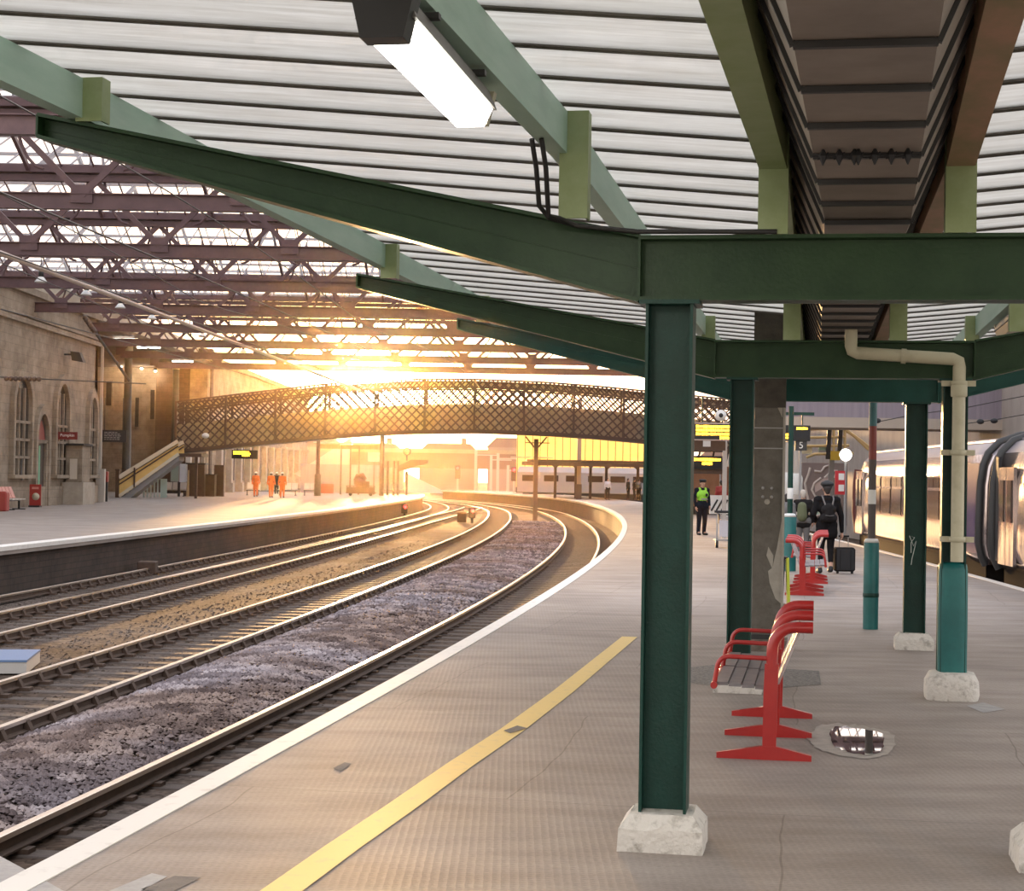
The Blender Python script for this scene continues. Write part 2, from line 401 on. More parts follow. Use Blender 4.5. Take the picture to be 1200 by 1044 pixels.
# patches on the near floor
M['patch'] = mat('pale repair cement', (.42,.40,.38), .8, col2=(.33,.31,.3), scale=9, bump=.2)
M['patch2'] = mat('dark repair asphalt', (.13,.115,.10), .8, col2=(.17,.15,.135), scale=14, bump=.3)
def patch(name, px, m, z=.003):
    b = MB(); b.add([G(x, y, z) for x, y in px], [tuple(range(len(px)))]); return struct(name, b, m)
patch('floor_repair_patch', [(0,1003),(28,1018),(75,1044),(82,1060),(-30,1060),(-30,1000)], M['patch'])
patch('floor_repair_patch', [(128,1044),(178,1023),(196,1027),(165,1044),(150,1052)], M['patch'])
patch('floor_repair_patch', [(165,1042),(205,1026),(236,1028),(200,1046)], M['patch2'])
patch('floor_repair_patch', [(1133,827),(1152,823),(1178,831),(1152,835)], M['patch'])
patch('floor_repair_patch', [(806,782),(836,779),(960,786),(962,802),(884,808),(806,800)], mat('ribbed grey paver', (.22,.20,.18), .7, col2=(.12,.11,.10), scale=30, lo=.45, hi=.55, bump=.4))
patch('floor_repair_patch', [(390,900),(404,893),(412,895),(399,904)], M['patch2'])
patch('floor_repair_patch', [(590,856),(606,850),(618,853),(598,859)], M['patch2'], .007)

# rails, one long rail per object
RAILPROF = [(-.07,-.15),(.07,-.15),(.07,-.135),(.012,-.12),(.012,-.05),(.038,-.045),(.038,-.004),(.032,0),(-.032,0),(-.038,-.004),(-.038,-.045),(-.012,-.05),(-.012,-.12),(-.07,-.135)]
def rail_mat_slots(o):
    me = o.data; me.materials.clear(); me.materials.append(M['rust']); me.materials.append(M['rail'])
    n = len(RAILPROF)
    for p in me.polygons:
        k = p.index % n
        if p.index < n*(len(me.polygons)//n) and 5 <= k <= 9: p.material_index = 1
names = {4: 'the track beside our platform', 3: 'the track across the purple stone strip', 2: 'the middle track before the far platform', 1: 'the track against the far platform wall'}
Y0 = {4: 6, 3: 12, 2: 20, 1: 30}; Y1 = {4: 210, 3: 210, 2: 150, 1: 205}
for n in (4, 3, 2, 1):
    for side, lab in ((-.7525, 'left'), (.7525, 'right')):
        path = []
        for y in frange(Y0[n], Y1[n], 1.6):
            dx = (trk(n, y + .5) - trk(n, y - .5)); l = math.hypot(1, dx)
            path.append((trk(n, y) + side/l, y - side*dx/l, RAILZ))
        o = obj('rail', MB().sweep(RAILPROF, path), M['rust']); rail_mat_slots(o)
        tag(o, 'shiny topped steel rail, %s one of %s' % (lab, names[n]), 'rail', 'running rails')
# sleepers with their chairs
slp = MB().box((0,0,0), (2.6,.25,.14), bev=.012).mesh('sleeper', M['wood'])
chm = MB().box((0,0,.02), (.40,.16,.05)).prism([(-.10,0),(-.035,.12),(.035,.12),(.10,0)], (0,-.05,.045), (1,0,0), (0,0,1), (0,.10,0)).mesh('rail_chair', M['rust'])
clip = MB().box((0,0,.01), (.26,.14,.05)).mesh('rail_clip', M['rust'])
COUNT = {4: 66, 3: 90, 2: 76, 1: 60}
SY0 = {4: 9.5, 3: 15.5, 2: 26, 1: 40}
rest = MB()
for n in (4, 3, 2, 1):
    y = SY0[n]; k = 0
    while y < Y1[n] - 5:
        a = math.atan(trk(n, y + .5) - trk(n, y - .5))
        x = trk(n, y); z = RAILZ - .15 - .07 - .036
        if k < COUNT[n]:
            o = bpy.data.objects.new('sleeper', slp); COL.objects.link(o); o.location = (x, y, z); o.rotation_euler = (0, 0, -a)
            tag(o, 'old timber sleeper half buried in ballast under %s' % names[n], 'sleeper', 'timber sleepers of ' + names[n])
            for sx in (-.7525, .7525):
                ch = bpy.data.objects.new('rail_chair', chm if n < 4 else clip); COL.objects.link(ch); ch.parent = o; ch.location = (sx, 0, .07)
        else:
            rest.box((x, y, z), (2.6,.25,.14), rz=-a)
        y += .72; k += 1
o = obj('far_sleepers', rest, M['wood']); tag(o, 'distant timber sleepers too far off to count under the tracks', 'sleepers', kind='stuff')
# fresh ballast heaped between the near track and the next one, as loose stones
st = MB(); rnd = random.Random(3)
def stone(x, y, z, r):
    a = rnd.random()*6.28; ca, sa = math.cos(a), math.sin(a)
    pts = []
    for dx, dy, dz in ((1,0,0),(-1,0,0),(0,1,0),(0,-1,0),(0,0,1),(0,0,-1)):
        k = r*(.65 + rnd.random()*.7); px, py, pz = dx*k*1.2, dy*k, dz*k*.75 
        px += rnd.uniform(-.3,.3)*r; py += rnd.uniform(-.3,.3)*r
        pts.append((x + px*ca - py*sa, y + px*sa + py*ca, z + pz))
    st.add(pts, [(0,2,4),(2,1,4),(1,3,4),(3,0,4),(2,0,5),(1,2,5),(3,1,5),(0,3,5)])
def heap(f):                                   # cross profile of the heap, 0..1
    return .17*max(0, math.sin(PI*min(1, max(0, f))))**.6
hb = MB(); rs = []
for y in frange(8, 112, 1.0):
    xa, xb = trk(3, y) + .95, trk(4, y) - .90
    rs.append([(xa + (xb - xa)*k/10, y, BEDZ - .02 + heap(k/10)*(1 if y < 40 else max(0, (112 - y)/72))) for k in range(11)])
hb.rings(rs, False, True, closed=False)
struct('ballast_heap_ground', hb, M['ballast'])
for y0, y1, cnt, rr in ((11, 20, 11000, .030), (20, 32, 11000, .033), (32, 60, 9000, .042), (60, 112, 7000, .055)):
    for _ in range(cnt):
        y = rnd.uniform(y0, y1); f = rnd.random()
        xa, xb = trk(3, y) + .92, trk(4, y) - .86
        stone(xa + (xb - xa)*f, y, BEDZ - .0 + heap(f)*(1 if y < 40 else (112 - y)/72) + rnd.uniform(-.012,.018), rr*rnd.uniform(.7,1.25))
o = obj('ballast_stones', st, M['stone']); tag(o, 'purple grey crushed stone heaped between the two nearest tracks', 'ballast', kind='stuff')
st = MB()
for n, cnt in ((4, 2500), (3, 8000), (2, 7000), (1, 3000)):
    for _ in range(cnt):
        y = Y0[n] + (rnd.random()**1.5)*65; x = trk(n, y) + rnd.uniform(-2.4, 1.5)
        if x > edge_l(y) - .2 or x < edge_far(y) + .1: continue
        stone(x, y, BEDZ - .032, .024*rnd.uniform(.6,1.4))
M['stone2'] = mat_ballast('brown ballast stones', (.05,.038,.031), (.09,.07,.056), (.20,.16,.13), 3.0, .2)
o = obj('brown_ballast_gravel', st, M['stone2']); tag(o, 'brown dirty gravel scattered over and between the tracks', 'gravel', kind='stuff')
# bits lying between the tracks
def boxthing(name, label, cat, c, s, m, rz=0, bev=0, group=None):
    o = obj(name, MB().box((0,0,s[2]/2), s, bev=bev), m, loc=c, rz=rz); return tag(o, label, cat, group)
t = thing('track_cover_panel', 'blue topped flat cover panel with pale edge lying between tracks at picture left', 'panel', G(8, 782, BEDZ), R(8))
obj('cover_plate', MB().box((0,0,.17), (.75,1.5,.03)), mat('blue sheet', (.10,.17,.30), .5), t)
obj('cover_body', MB().box((0,0,.075), (.74,1.48,.16)), mat('pale concrete', (.45,.42,.38), .8), t)
t = thing('track_junction_box', 'small dark rusty box between tracks with pale conduit both sides', 'box', G(173, 672, BEDZ), R(6))
obj('box_body', MB().box((0,0,.17), (.5,.8,.34), bev=.02), M['rust'], t)
p0, p1 = G(149, 664, BEDZ) , G(258, 646, BEDZ)
o = obj('cable_conduit', MB().bar(G(146,664,BEDZ+.12), G(166,661,BEDZ+.12), .1, .1).bar(G(178,658,BEDZ+.12), G(258,646,BEDZ+.12), .1, .1), mat('pale conduit', (.34,.26,.2), .6)); tag(o, 'pale straight conduit laid along the ballast past the rusty box', 'conduit')
for px, py, lab, tr in ((462, 600, 'beside the far platform wall', 1), (541, 606, 'where the middle tracks join', 2)):
    q = G(px + 12, py + 7, BEDZ)
    t = thing('shunting_signal', 'low black ground signal showing red %s' % lab, 'signal', q, 0, None)
    obj('signal_head', MB().box((0,0,.62), (.42,.3,.62), bev=.04), M['dark'], t)
    obj('signal_post', MB().box((0,0,.16), (.16,.16,.32)), M['dark'], t)
    obj('red_lens', MB().lathe([(0,0),(.11,0),(.11,.03),(0,.03)], seg=14).mesh('red_lens', emis('red signal lens', (1,.02,.02), 6)), None, t).matrix_local = Matrix.Translation((.05,-.15,.74)) @ Matrix.Rotation(R(90), 4, 'X')
    q2 = G(px, py + 6, BEDZ)
    t = thing('lineside_cabinet', 'small dark lineside box left of ground signal %s' % lab, 'box', q2)
    obj('cabinet_case', MB().box((0,0,.3), (.55,.4,.6), bev=.03), M['rust'], t); obj('cabinet_lid', MB().box((0,0,.62), (.6,.46,.05)), M['dark'], t)
# ================================================================== CANOPY (local axes: u across, v along, turned 9.9 degrees)
TH = R(9.9)
def W(u, v, z=0.0): return Vector((u*math.cos(TH) + v*math.sin(TH), -u*math.sin(TH) + v*math.cos(TH), z))
def UV(x, y): return (x*math.cos(TH) - y*math.sin(TH), x*math.sin(TH) + y*math.cos(TH))
UC = .20                                       # centre line of the canopy
FRAMES = [(8.40, 3.55, 3.44, True), (14.68, 3.47, 3.36, True), (18.97, 3.48, 3.37, False)]
def bu(u, v): return u + .030*min(0, v - 8.4)      # the bay over the camera is swung slightly
def zr(u): return 3.42 + .088*max(0, abs(u - UC) - .42)
frame_lab = ['dark green steel canopy frame nearest, with column on big white block', 'dark green steel canopy frame behind the near red bench, with pipe-clad column', 'green steel canopy frame third along, with scratched column']
def footing(u, seed, w_=.42, h=.15, round_=False):
    rr = random.Random(seed); a = w_/2
    if round_:
        n = 20; rs = []
        for z, k in ((0,1.0),(.05,1.03),(h*.75,1.02),(h*1.05,.86),(h*1.12,.6)):
            rs.append([(u + a*k*(abs(math.cos(t))**.55)*math.copysign(1, math.cos(t))*(1 + rr.uniform(-.02,.02)), a*k*(abs(math.sin(t))**.55)*math.copysign(1, math.sin(t))*(1 + rr.uniform(-.02,.02)), z + rr.uniform(-.004,.004)) for t in [2*PI*(i+.5)/n for i in range(n)]])
        return MB().rings(rs, smooth=True)
    rs = []
    for z, k in ((0,1.0),(h*.62,.985),(h*.66,.97),(h,.74)):
        n = 6; ring = []
        for sx, sy, ex, ey in ((-1,-1,1,-1),(1,-1,1,1),(1,1,-1,1),(-1,1,-1,-1)):
            for i in range(n):
                f = i/n; x, y = sx + (ex - sx)*f, sy + (ey - sy)*f
                ring.append((u + a*k*x*(1 + rr.uniform(-.012,.012)), a*k*y*(1 + rr.uniform(-.012,.012)), (z + rr.uniform(-.006,.006)) if z else 0))
        rs.append(ring)
    return MB().rings(rs)
def hcol(u, z0, z1, w_=.225):
    b = MB(); h = w_/2
    b.box((u - h + .007, 0, (z0+z1)/2), (.014,.21,z1-z0)).box((u + h - .007, 0, (z0+z1)/2), (.014,.21,z1-z0)).box((u, 0, (z0+z1)/2), (w_-.02,.012,z1-z0))
    b.box((u, 0, z1 - .01), (w_+.06,.25,.02))
    return b
def arm(sg, zt, zb, ub, ut):
    """tapered cantilever I section; sg -1 left, +1 right"""
    z0, z1 = 2.60, 2.91
    b = MB(); P = [(ub, z0), (ut, zb), (ut, zt), (ub, z1)]
    b.prism(P, (0,-.006,0), (1,0,0), (0,0,1), (0,.012,0))
    for (a0, a1), (c0, c1) in (((ub, z0), (ut, zb)), ((ub, z1), (ut, zt))):
        b.bar((a0,0,a1), (c0,0,c1), .18, .018, up=(0,0,1))
    b.bar((ub,-.008,(z0+z1)/2+.01), (ut,-.008,(zt+zb)/2), .008, .012)
    b.box((ut, 0, (zt+zb)/2), (.012,.18,zt-zb))
    return b
PURL = [(-3.72,'outer left'),(-1.245,'inner left'),(-.22,'left gutter'),(.64,'right gutter'),(1.66,'inner right'),(4.13,'outer right')]
for i, (v, zt, zb, left) in enumerate(FRAMES):
    t = thing('canopy_portal', frame_lab[i], 'canopy support', W(0, v), -TH, 'steel frames holding up the platform canopy')
    ucs = [(-.70, True), (1.12, True)] if i == 0 else [(-.62, True), (1.10, True)] if left else [(1.03, True)]
    for j, (u, f) in enumerate(ucs):
        sl = i == 1 and j == 1
        obj('column', hcol(u, .12, 2.60, .225 if i != 1 else .197), M['green'], t)
        c_ = obj('column_footing', footing(u, i*7 + j, .40 if not sl else .42, .17 if not sl else .2, round_=sl), M['concrete'], t); c_['label'] = 'white painted concrete block'
    bm_ = MB().box((UC, 0, 2.755), (2.1,.012,.31)); bm_.box((UC, 0, 2.609), (2.1,.18,.018)); bm_.box((UC, 0, 2.901), (2.1,.18,.018))
    for x in (-.85, 1.25): bm_.box((x, 0, 2.755), (.012,.16,.31))
    BM = M['beam'] if i < 2 else mat('beam paint with less shade', (.005,.055,.042), .42, spec=.3, col2=(.01,.075,.06), scale=3)  # third frame stands in less shade; that is put into its brighter paint
    obj('cross_beam', bm_, BM, t)
    obj('cantilever_arm', arm(-1, zt, zb, -.85, -3.93), BM, t)
    obj('cantilever_arm', arm(1, zt, zb, 1.25, 4.33), BM, t)
    for u, nm_ in PURL:
        base = 2.91 if -.85 < u < 1.25 else 2.91 + (zt - 2.91)*(abs(u - UC) - 1.05)/3.08
        top = zr(u) - .0
        du = .075 if u < -1 else (-.075 if u > 1 else 0)
        b = MB().box((u + du, -.10, (base + top)/2), (.14,.012,top - base)); b.box((u + du - .064, -.05, (base + top)/2), (.012,.10,top - base)); b.box((u + du + .064, -.05, (base + top)/2), (.012,.10,top - base))
        obj('stub_post', b, M['olive'], t)
P = [D(x, y, 18.35) for x, y in ((1068,648),(1068,636),(1072,630),(1066,628),(1071,640),(1074,634),(1069,655),(1068,662))]
o = obj('scratched_mark', MB().tube([(UV(p.x, p.y)[0], -.115, p.z) for p in P], .004, 5), mat('chalky scratch', (.5,.55,.5), .8), t)
# bits belonging to the second frame
# padded sleeve on its right column (wraps the column: a thing you could unwrap)
V2 = FRAMES[1][0]
def sleeve(r, h, m, lid):
    a = MB().lathe([(r,0),(r,h-.06),(r*.97,h-.02),(r*.86,h),(.02,h)], seg=24)
    return a
t = thing('column_padding', 'teal protective padding wrapped round the foot of the pipe-clad column', 'padding', W(1.10, V2, .2), -TH)
def sq(k, z, a=.118): return [(a*k*(abs(math.cos(q))**.5)*math.copysign(1, math.cos(q)), a*k*(abs(math.sin(q))**.5)*math.copysign(1, math.sin(q)), z) for q in [2*PI*(n_+.5)/28 for n_ in range(28)]]
obj('padding_wrap', MB().rings([sq(1,0), sq(1.02,.4), sq(1,.85), sq(.93,.895), sq(.7,.91)], smooth=True), M['teal'], t)
obj('padding_seam', MB().box((-.119,0,.45), (.008,.03,.84)), M['green'], t)
# downpipe from the gutter
t = thing('downpipe', 'cream rainwater downpipe running along green beam and down column', 'downpipe', W(0, V2), -TH)
pz = 2.83
pipe = MB().tube([(.26,-.17,3.0),(.26,-.17,2.86),(.27,-.17,2.82),(.31,-.17,2.80),(1.07,-.17,2.755),(1.115,-.17,2.735),(1.12,-.17,2.69),(1.12,-.17,1.12)], .052, 14)
obj('pipe', pipe, M['cream'], t)
for z in (2.56, 2.0, 1.30):
    obj('pipe_bracket', MB().lathe([(.06,-.02),(.066,-.015),(.066,.015),(.06,.02)], (1.12,-.17,z), 14).box((1.12,-.125,z), (.27,.03,.045)), M['cream'], t)
obj('pipe_collar', MB().lathe([(.062,-.05),(.066,-.04),(.066,.04),(.062,.05)], (1.12,-.17,2.50), 14), M['cream'], t)
obj('pipe_collar', MB().tube([(.66,-.17,2.777),(.70,-.17,2.774)], .062, 14), M['cream'], t)
# purlins
M['orangelit'] = mat('peeling paint with orange light', (.40,.23,.14), .6, col2=(.26,.20,.10), scale=5, stretch=(1,.5,1))  # orange light thrown up from the floor is put into this beam colour
V0, V1 = .6, 23.2
pl = ['outer left pale green canopy beam along the track side', 'pale green canopy beam carrying the lit lamp', 'green canopy beam along left edge of brown gutter', 'green canopy beam along right edge of brown gutter, lit orange', 'pale green canopy beam right of the gutter', 'outer right pale green canopy beam over the train side']
for k, (u, nm_) in enumerate(PURL):
    top = zr(u) - .004; h = .20; va = {0: 1.5}.get(k, V0)
    w2 = .045 if k in (0,1,4,5) else .065
    b = MB().rings([[(bu(u,v)-w2,v,top-h),(bu(u,v)+w2,v,top-h),(bu(u,v)+w2,v,top),(bu(u,v)-w2,v,top)] for v in (va, 8.4, V1)])
    o = obj('canopy_purlin', b, M['mint'] if k in (0,1,4,5) else (M['olive'] if k == 2 else M['orangelit']), loc=(0,0,0), rz=-TH); tag(o, pl[k], 'beam', 'long beams under the canopy glazing')
# glazing wings: bars and sheets
PITCHV = .575
for sg, lab in ((-1, 'over the track side'), (1, 'over the train side')):
    t = thing('canopy_roof', 'translucent sheet canopy roof with dark glazing bars %s' % lab, 'canopy roof', (0,0,0), -TH, 'glazed canopy wings')
    ua, ub = UC + sg*.44, UC + sg*4.34
    za, zb_ = zr(ua) + .02, zr(ub) + .02
    n = int((V1 - V0)/PITCHV)
    for k in range(n + 1):
        v = V0 + .12 + k*PITCHV
        b = MB()
        A_, B_ = bu(ua, v), bu(ub, v)
        b.bar((A_, v, za - .004), (B_, v, zb_ - .004), .036, .008); b.bar((A_, v, za - .010), (B_, v, zb_ - .010), .012, .010); b.bar((A_, v, za + .03), (B_, v, zb_ + .03), .012, .05)
        obj('glazing_bar', b, M['bar'], t)
        if k < n:
            rs = []
            for u_, z_ in ((ua, za), (ub, zb_)):
                top = [(bu(u_, v), v + .006 + (PITCHV - .012)*q/6, z_ + .003 + .016*math.sin(PI*q/6)) for q in range(7)]
                rs.append(top + [(p[0], p[1], p[2] + .006) for p in reversed(top)])
            obj('glazing_sheet', MB().rings(rs, smooth=False), M['sheet'], t)
# valley gutter
GP = [(-.155, 3.40), (.02, 2.99), (.42, 2.99), (.595, 3.40)]
t = thing('valley_gutter', 'brown ribbed valley gutter between the two canopy wings', 'gutter', (0,0,0), -TH)
th_ = .012
prof = GP + [(u, z + .02) for u, z in reversed(GP)]
obj('gutter_trough', MB().rings([[(bu(u, v), v, z) for u, z in prof] for v in (V0, 8.4, V1)]), M['soffit'], t)
v = V0 + .35
while v < V1:
    b = MB()
    for (a, c_) in zip(GP[:-1], GP[1:]): b.bar((bu(a[0], v), v, a[1] - .012), (bu(c_[0], v), v, c_[1] - .012), .026, .02, up=(0,0,1) if abs(a[1]-c_[1]) < .01 else (1,0,0))
    obj('gutter_rib', b, M['dark'], t); v += PITCHV
# bird deterrent strip across the gutter
t = thing('bird_spike_strip', 'row of dark spiky lumps strung across the brown gutter', 'spike strip', W(bu(UC + .02, 6.62), 6.62, 2.965), -TH)
obj('strip_wire', MB().tube([(-.2,0,0),(.2,0,0)], .004, 6), M['black'], t)
for k, x in enumerate((-.16,-.10,-.045,-.03,.03,.09,.15)):
    obj('spike', MB().lathe([(.002,-.035),(.012,-.012),(.018,0),(.012,.012),(.002,.03)], (x,0,0), 6, False).tube([(x-.02,0,-.012),(x+.02,0,.012)], .004, 5), M['black'], t)
# fluorescent lamp under the inner left beam
def trough(v0, v1, z0, z1, w0, w1): return MB().rings([[(-w0, v, z0), (w0, v, z0), (w1, v, z1), (-w1, v, z1)] for v in (v0, v1)])
M['casing'] = mat('grey lamp casing', (.16,.15,.13), .5)
for lu, v0_, v1_, dm, lab in ((-1.37, 5.38, 6.80, M['tube'], 'lit white fluorescent lamp fitting hung under pale green beam'), (1.74, 15.7, 17.2, mat('unlit pale diffuser', (.72,.62,.45), .25), 'unlit pale lamp fitting above the pipe elbow by the train side')):
    t = thing('canopy_lamp', lab, 'lamp', W(lu, 0, 3.20), -TH)
    LV0, LV1 = v0_, v1_
    obj('lamp_body', trough(LV0, LV1, .0, .07, .10, .075), M['casing'], t)
    obj('lamp_diffuser', trough(LV0 + .05, LV1 - .03, -.07, -.002, .055, .088), dm, t)
    obj('lamp_end_cap', trough(LV0 - .05, LV0 + .05, -.075, .075, .07, .105), M['dark'], t)
    obj('lamp_end_cap', trough(LV1 - .03, LV1 + .02, -.06, .07, .065, .095), M['cream'], t)
    for v_ in (LV0 + .3, LV1 - .3): obj('mounting_strap', MB().box((.04, v_, .08), (.14,.04,.02)), M['dark'], t)
la = bpy.data.lights.new('lamp_light', 'AREA'); la.shape = 'RECTANGLE'; la.size = .12; la.size_y = 1.35; la.energy = 10; la.color = (1,.93,.8)
lo_ = bpy.data.objects.new('lamp_light', la); COL.objects.link(lo_); lo_.location = W(-1.37, 6.1, 3.11); lo_.rotation_euler = (0,0,-TH)
# conduit looping down from the beam to the first frame
b = MB()
for dx in (0, .045): b.tube([(-1.31 + dx, -.5, 3.30), (-1.30 + dx,-.42,3.18), (-1.30 + dx,-.32,3.02 - dx), (-1.27 + dx,-.2,2.98), (-1.15,-.11,2.955), (-.86,-.11,2.925)] , .012, 7)
b.tube([(-.86,-.11,2.925), (-.2,-.11,2.92), (3.0,-.11,2.92)][:2], .012, 7)
o = obj('cable_conduit', b, M['dark'], loc=W(0, 8.40), rz=-TH); tag(o, 'dark cable conduit looping from lamp beam onto the nearest green frame', 'conduit')
# ================================================================== TRAIN SHED ROOF
TX0, TX1 = -34.0, 27.0
TRY = [37.6 + 10.65*k for k in range(9)]
NODE = 4.4
ordin = ['nearest', 'second', 'third', 'fourth', 'fifth', 'sixth', "seventh", "eighth", "farthest"]
ZB, ZT = 9.15, 11.55
def build_truss(TX0):
    t = thing('roof_truss', '', 'roof truss', (0,0,0), 0, 'lattice trusses across the train shed')
    L_ = TX1 - TX0; xm = (TX0 + TX1)/2
    obj('bottom_chord', MB().box((xm,0,ZB), (L_,.025,.42)).box((xm,0,ZB-.21), (L_,.30,.03)).box((xm,0,ZB+.21), (L_,.24,.03)), M['truss'], t)
    obj('top_chord', MB().box((xm,0,ZT), (L_,.26,.22)), M['truss'], t)
    obj('roof_gutter', MB().box((xm,0,ZT+.30), (L_,.62,.28)), M['truss'], t)
    x = TX0
    while x < TX1 - .1:
        xm_ = x + NODE/2; x2 = x + NODE
        obj('diagonal', MB().bar((x, -.05, ZB+.15), (xm_, -.05, ZT-.05), .17, .10, up=(0,1,0)), M['truss'], t)
        obj('diagonal', MB().bar((x2, .05, ZB+.15), (xm_, .05, ZT-.05), .17, .10, up=(0,1,0)), M['truss'], t)
        # curved bracket rising to the glazing
        pts = [(xm_ - 1.1 + .9*math.sin(a*PI/12), .1, ZT + .0 - 1.5 + 2.3*(1 - math.cos(a*PI/12))) for a in range(7)]
        obj('curved_bracket', MB().tube(pts, .05, 6).tube([(2*xm_ - p[0], p[1], p[2]) for p in pts], .05, 6), M['truss'], t)
        obj('gusset_plate', MB().box((x, -.07, ZB+.2), (.6,.03,.5)), M['truss'], t)
        x = x2
    return t
tr0 = build_truss(-34.0); tr1 = build_truss(-25.2)
for k, y in enumerate(TRY):
    lab = '%s of the purple brown lattice trusses under the glazed shed roof' % ordin[k]
    src = tr0 if k < 6 else tr1
    if k in (0, 6): src.location = (0, y, 0); src['label'] = lab
    else: dup(src, (0, y, 0), 0, lab)
# ridge and furrow glazing between the trusses
def build_bay():
    t = thing('shed_roof_bay', '', 'roof glazing', (0,0,0), 0, 'ridge and furrow bays of the shed roof')
    h, zr_, z0 = 10.65/2, 14.0, 11.95
    for sg in (0, 1):
        ya, yb = (0.3, h) if sg == 0 else (h, 10.35)
        za, zb_ = (z0, zr_) if sg == 0 else (zr_, z0)
        obj('glass_slope', MB().add([(TX0,ya,za),(TX1,ya,za),(TX1,yb,zb_),(TX0,yb,zb_)], [(0,1,2,3)]), M['roofglass'], t)
        b = MB(); x = TX0
        while x <= TX1: b.bar((x, ya, za-.03), (x, yb, zb_-.03), .045, .06); x += 1.1
        o_ = obj('glazing_bars', b, M['truss'], t); o_['kind'] = 'stuff'
        x = TX0
        while x <= TX1: obj('rafter', MB().bar((x, ya, za-.14), (x, yb, zb_-.14), .12, .16), M['truss'], t); x += 4.4
        for f in (.5,): obj('purlin', MB().box(((TX0+TX1)/2, ya + (yb-ya)*f, za + (zb_-za)*f - .12), (TX1-TX0,.09,.12)), M['truss'], t)
    obj('ridge', MB().box(((TX0+TX1)/2, h, zr_), (TX1-TX0,.22,.16)), M['truss'], t)
    return t
by0 = build_bay()
for k, y in enumerate(TRY[:-1]):
    lab = 'glazed roof bay between the %s and %s lattice trusses' % (ordin[k], ordin[k+1])
    if k == 0: by0.location = (0, y, 0); by0['label'] = lab
    else: dup(by0, (0, y, 0), 0, lab)

# ================================================================== LEFT SIDE: station building and far platform
struct('wall_left', MB().box((-22.6, 75.3, 4.9), (1.2, 34.6, 9.8)), M['masonry'])
b = MB().box((-21.92, 75.3, 8.35), (.20, 34.6, .22)).box((-21.95, 75.3, 8.62), (.12, 34.6, .12)).box((-21.94, 75.3, 9.75), (.3, 34.8, .3))
struct('trim_1', b, M['masonry'])
struct('trim_2', MB().box((-21.95, 75.3, .45), (.16, 34.6, .9)), M['masonry'])
M['pane'] = mat('dark leaded glass', (.035,.030,.026), .25, col2=(.06,.05,.04), scale=4)
def arch_pts(y0, y1, z0, zs, za, n=8):
    w_ = y1 - y0; h = za - zs; yc = (y0+y1)/2
    r = (h*h + w_*w_/4)/w_                     # two-centred pointed arch
    P = [(y0, z0), (y1, z0), (y1, zs)]
    a_end = math.atan2(h, (yc - (y1 - r)))
    P += [((y1 - r) + r*math.cos(a_end*i/n), zs + r*math.sin(a_end*i/n)) for i in range(1, n)]
    P += [(yc, za)]
    P += [((y0 + r) - r*math.cos(a_end*i/n), zs + r*math.sin(a_end*i/n)) for i in range(n-1, 0, -1)]
    P += [(y0, zs)]
    return P
XF = -22.0
def arched(name, y0, y1, z0, zs, za, glass, mull=2, trans=(.25,.5,.75), sill=True):
    P = arch_pts(y0, y1, z0, zs, za); w_ = .30
    Q = arch_pts(y0 - w_, y1 + w_, z0, zs, za + w_*1.5)
    n = len(P); b = MB(); vs = []
    for x in (XF - .02, XF + .22): vs += [(x, p[0], p[1]) for p in Q] + [(x, p[0], p[1]) for p in P]
    fs = []
    for i in range(1, n):
        j = (i+1) % n
        fs += [(2*n+i, 2*n+j, 3*n+j, 3*n+i), (i, n+i, n+j, j), (i, j, 2*n+j, 2*n+i), (n+i, 3*n+i, 3*n+j, n+j)]
    b.add(vs, fs)
    root = struct(name, b, M['masonry'])
    obj('pane', MB().prism(P, (XF + .01, 0, 0), (0,1,0), (0,0,1), (.012,0,0)), glass, root)
    m = MB()
    for k in range(mull):
        y = y0 + (y1-y0)*(k+1)/(mull+1); zt = zs + (za - zs)*(.8 if mull == 1 else .62)
        m.box((XF + .07, y, (z0+zt)/2), (.10,.10,zt - z0))
    for f in trans: m.box((XF + .07, (y0+y1)/2, z0 + (zs-z0)*f), (.10, y1-y0, .12))
    if mull: obj('mullion', m, M['masonry'], root)
    if sill: obj('window_sill', MB().box((XF + .15, (y0+y1)/2, z0 - .08), (.34, y1-y0+.7, .16)), M['masonry'], root)
    return root
arched('window_1', 76.8, 79.4, 1.45, 4.6, 5.8, M['pane'])
arched('window_2', 83.9, 86.1, 1.45, 4.6, 5.9, M['pane'])
arched('window_3', 90.4, 91.9, 1.45, 4.6, 5.5, M['pane'], mull=1)
arched('window_4', 70.2, 72.8, 1.45, 4.6, 5.8, M['pane'])
dr = arched('door_1', 80.5, 82.4, 0, 3.2, 4.3, mat('dark doorway', (.05,.036,.028), .5), mull=0, sill=False)
obj('tympanum', MB().prism([(80.7,3.0),(82.2,3.0),(81.9,3.6),(81.45,4.0),(81.0,3.6)], (XF+.03,0,0), (0,1,0), (0,0,1), (.04,0,0)), mat('dull red board', (.24,.045,.03), .5), dr)
obj('door_leaf', MB().box((XF+.07, 81.15, 1.45), (.05,.22,2.7)), mat('green door edge', (.16,.42,.25), .4), dr)
obj('door_frame', MB().box((XF+.08, 80.62, 1.5), (.14,.2,3.0)).box((XF+.08, 82.3, 1.5), (.14,.2,3.0)).box((XF+.08, 81.45, 3.0), (.14,1.9,.16)), M['masonry'], dr)
